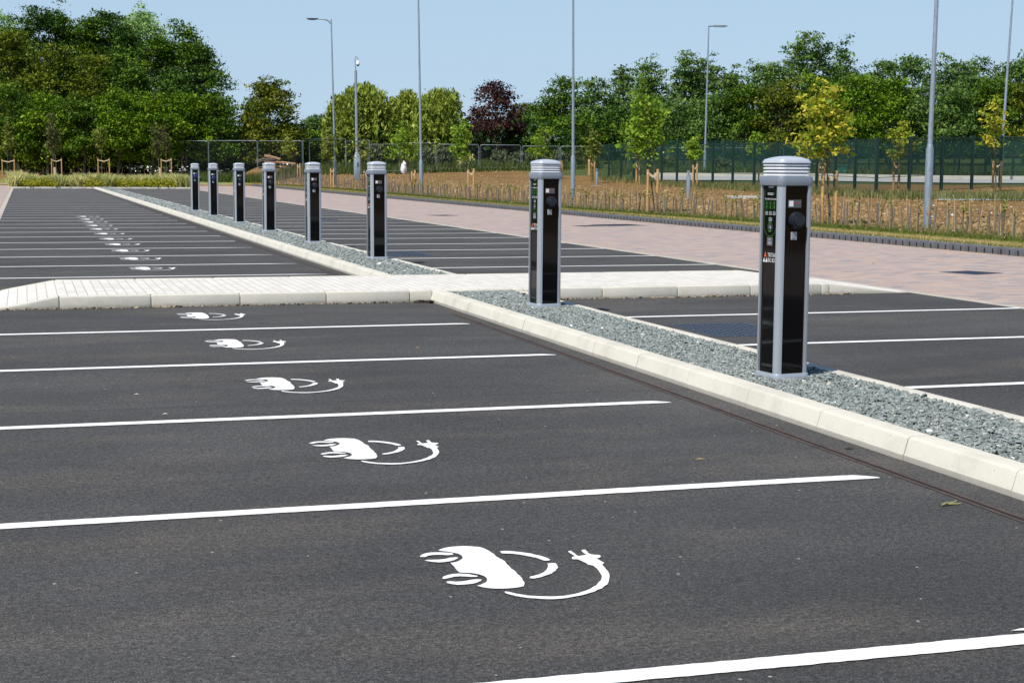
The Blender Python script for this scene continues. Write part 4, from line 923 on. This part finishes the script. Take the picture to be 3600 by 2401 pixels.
for s in [(9, 51, 560, 559, 628, 'pair of stakes round the sapling at the view edge'), (183, 217, 558, 557, 628, 'pair of stakes behind the left split timber stake'),
  (346, 385, 558, 557, 628, 'pair of stakes round the compact sapling behind the grass bed'), (568, 603, 558, 556, 628, 'pair of stakes beside the right split timber stake'),
  (854, 893, 553, 555, 618, 'pair of stakes behind the charging posts with blue rings'), (1047, 1055, 577, 575, 642, 'pair of stakes close together near the fence corner'),
  (1163, 1173, 592, 592, 660, 'pair of stakes beside the foot of the slim curved arm lamp'), (1281, 1290, 598, 600, 670, 'pair of stakes left of the third charging post'),
  (1448, 1459, 602, 598, 682, 'pair of stakes left of the third lamp post'), (1646, 1666, 596, 593, 704, 'pair of stakes under the sapling before the copper tree'),
  (1969, 1976, 564, 566, 628, 'pair of stakes right of the second charging post'), (2069, 2073, 560, 561, 618, 'farther thin stakes at the start of the green fence'), (2080, 2090, 571, 568, 641, 'pair of stakes left of the small bollard'),
  (2276, 2313, 596, 595, 753, 'thick pair of stakes under the large lime green sapling'), (2237, 2248, 576, 575, 647, 'thin pair of stakes behind the large lime green sapling'),
  (2436, 2451, 580, 571, 656, 'pair of stakes right of the brushed steel bollard'), (2648, 2668, 579, 577, 651, 'pair of stakes half hidden by the nearest charging post'),
  (2875, 2899, 575, 574, 667, 'farther pair of stakes behind the yellow leaved sapling'), (2889, 2942, 600, 600, 792, 'thick pair of stakes with a webbing tie under the yellow leaved sapling'),
  (3140, 3162, 572, 572, 675, 'pair of stakes left of the thick lamp post'), (3489, 3519, 567, 566, 673, 'pair of stakes beside the edge lamp post')]:
    stakes(*s[:5], s[5], r=.040 if s[4] > 740 else .046)
for px, tp, lb in ((196, 588, 'short pale split stake among the grasses, left one'), (566, 590, 'short pale split stake among the grasses, right one')):
    p = deep(px, 104.3); h = rise(px, tp, p); m = MB().tube([(0, 0, -.1), (-.05, 0, h)], [.11, .09], 6); o = m.build('split_stake', PALEWOOD); o.location = (p.x, p.y, .09); tag(o, lb, 'stake')

# ------------------------------------------------------------------ hedge whips along the verge
def whip_proto(kind):
    t = thing('hedge_whip', 'x', 'hedge plant'); h = {'cane': .70, 'guard': .62, 'leafy': .62, 'twig': .55}[kind]
    if kind != 'twig': MB().tube([(.025, 0, -.05), (.025+.03*(kind == 'cane'), 0, h+.08)], .0075, 5).build('cane', CANE, t)
    g = GUARDG if kind in ('leafy', 'twig') else GUARD
    MB().tube([(0, 0, -.02), (.006, .004, h*.45), (-.004, 0, h*.84)], [.019, .016, .018], 8, caps=False).build('guard', g, t, smooth=True)
    if kind in ('leafy', 'twig'):
        C = np.array([(rng.normal(0, .035), rng.normal(0, .035), h*.84+rng.uniform(-.05, .2)) for _ in range(20)])
        quads('leaves', leaf_quads(C, .030, .8, 1, .6), LF['young'], t, rng.random(20))
    return t
protos = [whip_proto(k) for k in ('cane', 'guard', 'leafy', 'twig')]; used = [False]*4
WL = ['thin cane and grey mesh guard round a hedge plant along the verge', 'grey mesh guard and short cane round a hedge plant along the verge', 'green guard with leafy sprout on top in the hedge row along the verge', 'short dark guard with small sprout in the hedge row along the verge']
spots = []
for row, offx in enumerate((.18, .75, 1.35)):
    y = 24.5+row*.2
    while y < 116:
        spots.append((edge_x(y)+offx+random.uniform(-.1, .1), y+random.uniform(-.12, .12))); y += random.uniform(.38, .72) if y < 60 else random.uniform(.5, .8)
spots.sort(key=lambda s: s[1]); far_spots = spots[290:]
for x, y in spots[:290]:
    k = random.choices(range(4), (4, 3.5, 2.4, 1.2))[0]; o = protos[k] if not used[k] else dup(protos[k], (0, 0, 0)); used[k] = True
    s = random.uniform(.85, 1.18); o.location = (x, y, H(x, y)-.01); o.scale = (1.05, 1.05, s); o.rotation_euler = (random.gauss(0, .05), random.gauss(0, .07), random.uniform(0, 6.28)); tag(o, WL[k], 'hedge plant', 'hedge whips along the verge')
def far_whips(pts, name, hh=(.5, .8), rad=.014):
    mb = MB()
    for x, y in pts:
        z = H(x, y); h = random.uniform(*hh); mb.tube([(x, y, z-.05), (x+random.gauss(0, .04), y, z+h)], [rad, rad*.7], 4)
    return mb.build(name, [GUARD], kind='stuff')
far_whips(far_spots, 'distant_hedge_whips', rad=.017)
fw = [(random.uniform(-25, 17.5), random.uniform(127.5, 144)) for _ in range(230)] + [(random.uniform(17.5, 21), random.uniform(112, 126)) for _ in range(160)]
far_whips(fw, 'distant_planting_canes', (.5, .95), .012)
# ------------------------------------------------------------------ fences
def wire_panel(a, b, h, label, feet=True, z0=.08, tilt=0, fr=.015):
    "temporary steel fence panel standing on two blocks"
    d = b-a; L = math.hypot(d.x, d.y); ang = math.atan2(d.y, d.x)
    t = thing('fence_panel', label, 'fence panel', a, ang, 'grey temporary fence panels'); t.rotation_euler = (tilt, 0, ang); t.location.z = min(a.z, b.z)+.02; h = h+a.z-t.location.z
    r = .13; g = .03
    P = [(g, 0, z0), (g, 0, h-r), (g+r*.3, 0, h-r*.3), (g+r, 0, h), (L-g-r, 0, h), (L-g-r*.3, 0, h-r*.3), (L-g, 0, h-r), (L-g, 0, z0)]
    m = MB().tube(P, fr, 7); m.tube([(g, 0, .25), (L-g, 0, .25)], fr*.6, 6); m.build('frame', GALVD, t, smooth=True)
    MB().add([(g, 0, .26), (L-g, 0, .26), (L-g, 0, h-.02), (g, 0, h-.02)], [(0, 1, 2, 3)]).build('wire_mesh', HMESH, t)
    if feet:
        for x in (.0, L-.0): MB().box(x-.12, -.33, -.04, x+.12, .33, .1).build('foot_block', BLK, t, bevel=.02)
    return t
HP = [(455, 586, 500), (598, 586, 496), (734, 587, 495), (906, 588, 496), (1064, 589, 495)]
HF = ['fourth', 'third', 'second', 'first']
DH = 127
for i in range(4):
    a, b = deep(HP[i][0], DH+4-i), deep(HP[i+1][0], DH+3-i); wire_panel(a, b, rise(HP[i][0], HP[i][2], a), f'grey fence panel before the wood, {HF[i]} left of the fence corner')
a, b = deep(1066, DH), deep(1088, DH+5); wire_panel(a, b, rise(1066, 494, a), 'short looking fence panel seen end on at the fence corner')
LST = [(1088, 132, 491), (1217, 126, 497)]
wire_panel(deep(1088, 132), deep(1216, 127), rise(1088, 491, deep(1088, 132)), 'grey fence panel crossing behind the slim curved arm lamp')
wire_panel(deep(1217, 127), deep(1300, 122), rise(1217, 497, deep(1217, 127)), 'grey fence panel right behind the camera mast')
wire_panel(deep(1300, 122), deep(1408, 119), rise(1300, 506, deep(1300, 122))-.05, 'sagging fence panel right of the camera mast', tilt=.10)
for (x0, x1, tp, lb) in ((1409, 1532, 503, 'grey fence panel behind the third lamp post'), (1534, 1684, 508, 'grey fence panel before the copper tree, with rounded corners'), (1686, 1832, 510, 'grey fence panel left of the dark steel fence upright'),
                         (1834, 1966, 514, 'grey fence panel behind the second charging post lid'), (1968, 2090, 515, 'last grey fence panel before the green fence begins')):
    a, b = deep(x0, 122), deep(x1, 122); wire_panel(a, b, rise(x0, tp, a), lb)
for (x0, x1, tp, lb) in ((2205, 2345, 518, 'temporary panel behind the green fence near the lime sapling'), (2350, 2542, 520, 'temporary panel behind the green fence at the flat headed lamp'), (2545, 2755, 520, 'temporary panel behind the green fence near the nearest post')):
    a, b = deep(x0, 116), deep(x1, 116); wire_panel(a, b, rise(x0, tp, a), lb, feet=False)
# panels lying on the soil
for (x0, y0, x1, y1, lb) in ((1055, 582, 1140, 606, 'fence panel lying flat on the soil left of the slim lamp'), (1140, 592, 1232, 598, 'fence panel lying flat on the soil below the camera mast')):
    p = at((x0+x1)/2, (y0+y1)/2+3); t = thing('fallen_fence_panel', lb, 'fence panel', (p.x, p.y, p.z+.12), R(-12)); t.rotation_euler = (R(-86), R(3), R(-14))
    L, h = 3.0, 1.9; MB().tube([(-L/2, 0, -h/2), (-L/2, 0, h/2), (L/2, 0, h/2), (L/2, 0, -h/2), (-L/2, 0, -h/2)], .022, 7).build('frame', GALV, t, smooth=True)
    MB().add([(-L/2, 0, -h/2), (L/2, 0, -h/2), (L/2, 0, h/2), (-L/2, 0, h/2)], [(0, 1, 2, 3)]).build('wire_mesh', HMESH, t)
def green_fence(P, ht, n, label, extra=None):
    P = [Vector(q) for q in P]; t = thing('mesh_fence', label, 'fence', P[0]); cum = [0]
    for a, b in zip(P[:-1], P[1:]): cum.append(cum[-1]+(b-a).length)
    pts = []
    for i in range(n+1):
        s = cum[-1]*i/n; k = max(j for j in range(len(P)-1) if cum[j] <= s+1e-6); u = (s-cum[k])/(cum[k+1]-cum[k]); q = P[k].lerp(P[k+1], u); q.z = H(q.x, q.y); pts.append(q)
    for i, q in enumerate(pts):
        l = q-P[0]; MB().box(l.x-.052, l.y-.052, l.z-.2, l.x+.052, l.y+.052, l.z+ht+.06).build('post', FGREEN, t)
        if i < n:
            b = pts[i+1]-P[0]; dz = Vector((0, 0, ht)); g = Vector((0, 0, .05)); MB().add([l+g, b+g, b+dz, l+dz], [(0, 1, 2, 3)]).build('mesh_panel', FMESH, t)
            m = MB()
            for z in (.06, .7, 1.35, ht-.02): m.tube([l+Vector((0, -.02, z)), b+Vector((0, -.02, z))], .012, 4)
            m.build('rail', FGREEN, t)
G0, G1, G2 = at(2100, 626), at(2640, 664), deep(3560, 70)
pts = [G0, at(2400, 651), at(2800, 668), at(3090, 690), G2, deep(3800, 66)]
for q in pts: q.z = H(q.x, q.y)
green_fence(pts, 2.2, 22, 'green welded mesh fence along the near side of the concrete road')
B = [deep(2200, 122), deep(2600, 114), deep(2950, 104), deep(3300, 96), deep(3660, 90)]
green_fence(B, 2.1, 20, 'farther green mesh fence beyond the concrete road')
# concrete road behind the fence, its kerb, and the gravel strip before it
def strip(name, A, Bp, z, m, kerb=None):
    n = len(A); V = []
    for a, b in zip(A, Bp):
        for u in (0, .33, .66, 1): q = a.lerp(b, u); V.append((q.x, q.y, H(q.x, q.y)+z))
    f = [(i*4+j, (i+1)*4+j, (i+1)*4+j+1, i*4+j+1) for i in range(n-1) for j in range(3)]
    return MB().add(V, f).build(name, m, kind='structure')
def dense(P, k=8):
    out = []
    for a, b in zip(P[:-1], P[1:]): out += [a.lerp(b, i/k) for i in range(k)]
    return out+[P[-1]]
near_ = dense([deep(x, D) for x, D in ((2300, 97), (2600, 93), (2900, 88), (3150, 82), (3400, 77), (3700, 73))])
far_ = dense([deep(x, D) for x, D in ((2300, 105), (2600, 101), (2900, 96), (3150, 91), (3400, 87), (3700, 84))])
strip('concrete_road', near_, far_, .05, CONC)
kb = dense([deep(x, D) for x, D in ((2300, 105), (2600, 101), (2900, 96), (3150, 91), (3400, 87), (3700, 84))])
mb = MB()
for a, b in zip(kb[:-1], kb[1:]):
    za, zb = H(a.x, a.y), H(b.x, b.y); d = (b-a).normalized(); nrm = Vector((-d.y, d.x, 0))*.15
    mb.add([(a.x, a.y, za), (b.x, b.y, zb), (b.x+nrm.x, b.y+nrm.y, zb), (a.x+nrm.x, a.y+nrm.y, za), (a.x, a.y, za+.24), (b.x, b.y, zb+.24), (b.x+nrm.x, b.y+nrm.y, zb+.24), (a.x+nrm.x, a.y+nrm.y, za+.24)], [(4, 5, 6, 7), (0, 1, 5, 4), (2, 3, 7, 6)])
mb.build('road_kerb', KERB, kind='structure')
g1 = dense([at(3300, 706), at(3420, 706), at(3520, 706), at(3620, 706)]); g2 = dense([at(3300, 692), at(3420, 688), at(3520, 686), at(3620, 684)])
strip('gravel_path', g1, g2, .02, GPATH)
for x0, y0, x1, y1, lb in ((3265, 694, 3360, 690, 'pale flat slab at the end of the gravel path right of the thick lamp'), (2560, 700, 2668, 697, 'pale flat slab on the soil left of the nearest charging post')):
    p = at((x0+x1)/2, (y0+y1)/2); L = span(p, x1-x0)/2; o = MB().box(-L, -.35, -.1, L, .35, .10).build('concrete_slab', CONC, bevel=.02); o.location = p; o.rotation_euler = (0, 0, -YAW); tag(o, lb, 'slab')
p = deep(2957, 98); t = thing('utility_cabinet', 'dark green steel cabinet behind the green fence', 'cabinet', p, -YAW)
h = rise(2957, 582, p); w = span(p, 32)/2
MB().box(-w, -.3, -.1, w, .3, h*.93).build('body', BOXG, t, bevel=.01); MB().box(-w-.04, -.34, h*.93, w+.04, .34, h).build('roof', BOXG, t, bevel=.015); MB().box(w*.45, -.315, h*.45, w*.6, -.298, h*.55).build('handle', LGREY, t)
# sack, logs
p = deep(1420, 119); o = bpy.data.meshes.new('sack'); bm = bmesh.new(); bmesh.ops.create_icosphere(bm, subdivisions=3, radius=1)
sx, sz = span(p, 18)/2, rise(1420, 565, p)/2
for v in bm.verts:
    c = v.co.copy(); k = 1+.25*pnoise(c*2.1)+.12*pnoise(c*5); v.co = Vector((c.x*sx*k*(1.15-.25*c.z), c.y*.3*k, (c.z*sz*k)+sz*.9))
bm.to_mesh(o); bm.free(); o.materials.append(SACK); o = link('rubbish_sack', o, smooth='all'); o.location = p; tag(o, 'crumpled white sack lying against the grey fence', 'sack')
for i, (px, py, L, r, a, lb) in enumerate(((935, 566, 1.6, .22, .3, 'dark felled log lying behind the grey fence'), (958, 556, 1.3, .17, -.35, 'pale felled log resting across the dark one'), (985, 574, 2.6, .16, -.12, 'long thin felled log sloping to the ground behind the grey fence'))):
    p = deep(px, 129); z = rise(px, py, p); mb = MB(); pts = [(-L/2, 0, -L/2*math.sin(a)*.6), (-.1*L, .05, .06), (L/2, 0, L/2*math.sin(a)*.6)]; mb.tube(pts, [r, r*.9, r*.75], 9)
    o = mb.build('felled_log', LOGM if i else BARK, smooth=True); o.location = (p.x, p.y, p.z+max(.1, z)); o.rotation_euler = (0, 0, -YAW); tag(o, lb, 'log')
mb = MB(); p = deep(968, 130); hm = rise(968, 581, p); n = 16
for j in range(6):
    r = math.cos(j/5*math.pi/2); mb.v += [(p.x+2.6*r*math.cos(2*math.pi*i/n)*(1+.15*pnoise(Vector((i*.9, j, 5)))), p.y+1.5*r*math.sin(2*math.pi*i/n), p.z-.1+hm*math.sin(j/5*math.pi/2)*(1+.2*pnoise(Vector((i*.7, j, 1))))) for i in range(n)]
mb.f = [(j*n+i, j*n+(i+1) % n, (j+1)*n+(i+1) % n, (j+1)*n+i) for j in range(5) for i in range(n)]; mb.m = [0]*len(mb.f)
mb.build('soil_mound', SOIL, kind='structure', smooth='all')
# ------------------------------------------------------------------ planting bed: grass tufts and gold shrubs, each a plant
def tuft_mesh(n, h, spread, mat, name):
    B = rng.normal(0, spread*.35, (n, 2)); lean = rng.normal(0, spread*.6, (n, 2)); hh = h*rng.uniform(.55, 1.05, n); w = .026
    a = rng.uniform(0, 6.28, n); dx, dy = np.cos(a)*w, np.sin(a)*w; z0 = np.zeros(n)
    mid = B+lean*.35; tip = B+lean
    V = np.stack([np.stack([B[:, 0]-dx, B[:, 1]-dy, z0], -1), np.stack([B[:, 0]+dx, B[:, 1]+dy, z0], -1), np.stack([mid[:, 0]+dx*.9, mid[:, 1]+dy*.9, hh*.6], -1), np.stack([tip[:, 0], tip[:, 1], hh], -1)], 1)
    return V, rng.random(n)
V, tn = tuft_mesh(260, .86, .30, None, ''); tuft = quads('grass_tuft', V, LF['straw'], None, tn)
V, tn = tuft_mesh(230, .80, .34, None, ''); tuft2 = quads('grass_tuft', V, LF['straw'], None, np.clip(tn*.6, 0, 1))
V = leaf_quads(np.stack([rng.normal(0, .26, 420), rng.normal(0, .26, 420), .05+rng.gamma(2, .10, 420).clip(0, .42)], -1), .055, .8, 1, .6); gold = quads('low_shrub', V, LF['gold'], None, rng.random(420))
gold['category'] = 'shrub'; first = [True, True, True]; k = 0
pos = []
for row, yy in enumerate((103.65, 104.5, 105.6, 107.0)):
    x = -.55+.2*(row % 2)
    while x < 10.4: pos.append((x+random.uniform(-.1, .1), yy+random.uniform(-.15, .15), row)); x += .56 if row < 2 else .8
for x, y, row in pos:
    kind = 2 if (row == 0 and pnoise(Vector((x*.55, 3, 0))) > -.08) else random.choice((0, 1)); src = (tuft, tuft2, gold)[kind]
    o = src if first[kind] else src.copy()
    if not first[kind]: COL.objects.link(o)
    first[kind] = False; s = random.uniform(.8, 1.15)*(1 if row < 3 else .95); o.location = (x, y, .085); o.rotation_euler = (0, 0, random.uniform(0, 6.28)); o.scale = (s, s, s*(random.uniform(.85, 1.2) if kind < 2 else 1))
    tag(o, ('feathery straw coloured grass tuft in the bed across the far end of the bays' if kind == 0 else 'greenish feathery grass tuft in the bed across the far end of the bays') if kind < 2 else 'low yellow green shrub at the front of the far planting bed',
        'grass tuft' if kind < 2 else 'shrub', 'grass tufts in the far planting bed' if kind < 2 else 'low shrubs in the far planting bed')
# ------------------------------------------------------------------ loose ground cover
def blades(name, X, Y, Z, h, w, mat, lean=.4, tint=None):
    n = len(X); a = rng.uniform(0, 6.28, n); dx, dy = np.cos(a)*w/2, np.sin(a)*w/2; hh = h*rng.uniform(.5, 1.2, n); lx, ly = rng.normal(0, lean, n)*hh, rng.normal(0, lean, n)*hh
    V = np.stack([np.stack([X-dx, Y-dy, Z], -1), np.stack([X+dx, Y+dy, Z], -1), np.stack([X+lx, Y+ly, Z+hh], -1)], 1)
    return quads(name, V, mat, None, rng.random(n) if tint is None else tint, k=3, kind='stuff')
n = 60000; Y = 20+100*rng.random(n)**1.7; ex = np.array([edge_x(y) for y in Y]); u = rng.random(n); X = XB+.18+(ex+.1-XB-.18)*u
LF['turf'] = leaf('turf_blade', (.10, .14, .020), (.22, .22, .05), (.46, .36, .17), .25)
dry = np.clip(1-np.abs(u-.33)*2.6+rng.normal(0, .16, n), 0, 1)
blades('verge_grass', X, Y, np.full(n, .118), .055*(1+1.2*(u > .8)), .012+.012*(Y/100), LF['turf'], .5, dry)
def scatter(n, f): return np.array([f() for _ in range(n)])
def wsoil():
    px = random.uniform(660, 2120); D = random.uniform(120, 133) if px > 1100 else random.uniform(122.5, 130); p = deep(px, D); return (p.x, p.y, p.z)
P = scatter(13000, wsoil); blades('tall_weeds', P[:, 0], P[:, 1], P[:, 2]-.03, .68, .07, LF['weed'], .35)
def wleft():
    y = random.uniform(143, 152); x = random.uniform(-28, 19); return (x, y, H(x, y))
P = scatter(9000, wleft); blades('tall_weeds', P[:, 0], P[:, 1], P[:, 2]-.03, .75, .09, LF['weed'], .3)
def wfence():
    s = random.random(); px = 2080+1560*s; base = np.interp(px, [2100, 2400, 2800, 3090, 3560, 3700], [628, 655, 673, 694, 700, 704]); p = at(px, base+random.gauss(1, 4)); return (p.x, p.y, p.z)
P = scatter(7000, wfence); blades('fence_grass', P[:, 0], P[:, 1], P[:, 2]-.02, .34, .035, LF['verge_weed'], .35)
def wslope():
    px = random.uniform(2150, 3700); D = np.interp(px, [2180, 3700], [108, 86])+random.uniform(1, 22); p = deep(px, D); return (p.x, p.y, p.z)
P = scatter(14000, wslope); blades('slope_weeds', P[:, 0], P[:, 1], P[:, 2]-.03, .5, .08, LF['weed'], .35)
def wverge():
    y = 22+60*random.random()**1.4; x = edge_x(y)+random.uniform(0, 2.2); return (x, y, H(x, y))
P = scatter(2600, wverge); blades('soil_weeds', P[:, 0], P[:, 1], P[:, 2]-.01, .14, .02, LF['weed'], .7)
def wdry():
    y = 21+75*random.random()**1.5; x = edge_x(y)+abs(random.gauss(0, 1.3)); return (x, y, H(x, y))
P = scatter(7000, wdry); blades('dry_grass', P[:, 0], P[:, 1], P[:, 2]-.01, .22, .016, LF['verge_weed'], .5)
# ox-eye daisies
DAISY = plain('daisy_white', (.80, .80, .76), .7, vary=.03)
def dais():
    g = random.choice(((515, 22, 128), (560, 40, 128), (640, 25, 128), (795, 35, 127), (770, 15, 127), (1010, 25, 126), (345, 20, 130), (470, 25, 130))); p = deep(random.gauss(g[0], g[1]*.6), g[2]+random.uniform(-1, 1)); return (p.x, p.y, p.z+random.uniform(.55, 1.0))
P = scatter(170, dais); quads('daisies', leaf_quads(P, .055, 1.5, .8, 1.0), DAISY, None, None, kind='stuff')
# clods and stones on the soil
def rocks(name, P, size, mat, kind='stuff', flat_=.6):
    n = len(P); base = np.array([(1, 0, 0), (-1, 0, 0), (0, 1, 0), (0, -1, 0), (0, 0, 1), (0, 0, -1)], float); S = size*rng.lognormal(0, .45, n)
    Q = base[None]*rng.uniform(.6, 1.25, (n, 6, 1))*S[:, None, None]; Q[:, :, 2] *= flat_; a = rng.uniform(0, 6.28, n); c, s = np.cos(a)[:, None], np.sin(a)[:, None]
    Q = np.stack([c*Q[:, :, 0]-s*Q[:, :, 1], s*Q[:, :, 0]+c*Q[:, :, 1], Q[:, :, 2]], -1)+P[:, None, :]
    tri = np.array([(0, 2, 4), (2, 1, 4), (1, 3, 4), (3, 0, 4), (2, 0, 5), (1, 2, 5), (3, 1, 5), (0, 3, 5)]); F = (np.arange(n)[:, None, None]*6+tri[None]).reshape(-1, 3)
    return indexed(name, Q.reshape(-1, 3), F, mat, kind=kind)
def csoil():
    y = 20+100*random.random()**1.5; x = edge_x(y)+abs(random.gauss(0, 6)); x = min(x, 36.0); return (x, y, H(x, y))
CLOD = plain('soil_clod', (.255, .16, .066), .95, vary=.35, scale=2)
rocks('soil_clods', scatter(16000, csoil), .055, CLOD); rocks('soil_stones', scatter(2600, csoil), .028, STONE)
def csl():
    y = random.uniform(127.2, 144); x = random.uniform(-28, 19); return (x, y, H(x, y))
rocks('soil_clods', scatter(3500, csl), .09, CLOD)
# poppies
POPPY = plain('poppy_red', (.62, .025, .012), .6, vary=.05)
p = at(3258, 812); t = thing('poppy_flower', 'single red poppy against the thick lamp post', 'flower', (p.x-.06, p.y-.14, p.z)); hz = rise(3258, 752, p)
quads('petals', leaf_quads(np.array([(.0+random.gauss(0, .012), random.gauss(0, .012), hz+random.gauss(0, .012)) for _ in range(9)]), .032, .3, 1, .9), POPPY, t); MB().tube([(.02, 0, 0), (.01, 0, hz*.6), (0, 0, hz)], .004, 5).build('stem', GUARDG, t)
# small litter
TW = plain('lichen_twig', (.25, .235, .10), .85, vary=.4, scale=40)
t = MB().tube([(-.055, -.01, .012), (-.01, .0, .014), (.035, .012, .016), (.06, .03, .02)], [.007, .006, .005, .003], 6); t.tube([(-.05, .0, .01), (.01, -.004, .01), (.06, -.012, .012)], [.006, .005, .003], 6); t.tube([(-.04, -.008, .014), (-.02, -.016, .024)], [.005, .003], 5)
o = t.build('twig', TW, smooth=True); o.location = (3.826, 5.9, 0); o.scale = (.8, .8, .8); tag(o, 'small yellow green twig lying on the asphalt near the slot drain', 'twig')
DRYL = plain('dry_leaf', (.42, .28, .11), .8, vary=.2); DEB = plain('dark_debris', (.035, .022, .016), .9, vary=.4)
for px, py, m, lb in ((480, 1387, STONE, 'small pale pebble on the asphalt of the third bay'), (580, 1456, STONE, 'small pale pebble by the third line from the front'), (1468, 1223, DRYL, 'orange dry leaf on the asphalt near the crossing'), (3115, 996, DRYL, 'yellow leaf on the pink paving'), (3071, 927, DEB, 'dark leaf on the pink paving'), (2460, 1615, DRYL, 'thin pale straw on the near asphalt'), (2985, 1578, DEB, 'brown chip of stone between drain and kerb')):
    x, y = flat(px, py); V = [(-.03, -.008, .004), (0, -.018, .012), (.032, -.004, .006), (.008, .016, .016), (-.016, .012, .008)]
    mb = MB().add(V+[(0, 0, .022)], [(0, 1, 5), (1, 2, 5), (2, 3, 5), (3, 4, 5), (4, 0, 5), (4, 3, 2, 1, 0)]); nm = 'pebble' if m is STONE else ('stone_chip' if 'chip' in lb else ('straw' if 'straw' in lb else 'fallen_leaf'))
    o = mb.build(nm, m); o.location = (x, y, 0); s = .6 if 'pebble' in lb or 'orange' in lb or 'straw' in lb else 1.0; o.scale = (s*(1.6 if 'straw' in lb else 1), s*(.4 if 'straw' in lb else 1), s*.6); tag(o, lb, {'pebble': 'pebble', 'stone_chip': 'stone', 'straw': 'straw', 'fallen_leaf': 'leaf'}[nm])
P = np.array([(4.10+random.gauss(0, .05), 16.58-abs(random.gauss(0, .06)), .012) for _ in range(60)]); quads('leaf_litter', leaf_quads(P, .022, 1, .8, .7), DEB, None, None, kind='stuff')
P = np.array([(3.0+random.uniform(-3.6, 1.1), 16.60-abs(random.gauss(0, .035)), .008) for _ in range(420)]+[(random.uniform(5.4, 9.4), 16.60-abs(random.gauss(0, .04)), .008) for _ in range(420)]); quads('edge_litter', leaf_quads(P, .014, 1, .7, .7), plain('tan_debris', (.26, .20, .13), .9, vary=.4), None, None, kind='stuff')
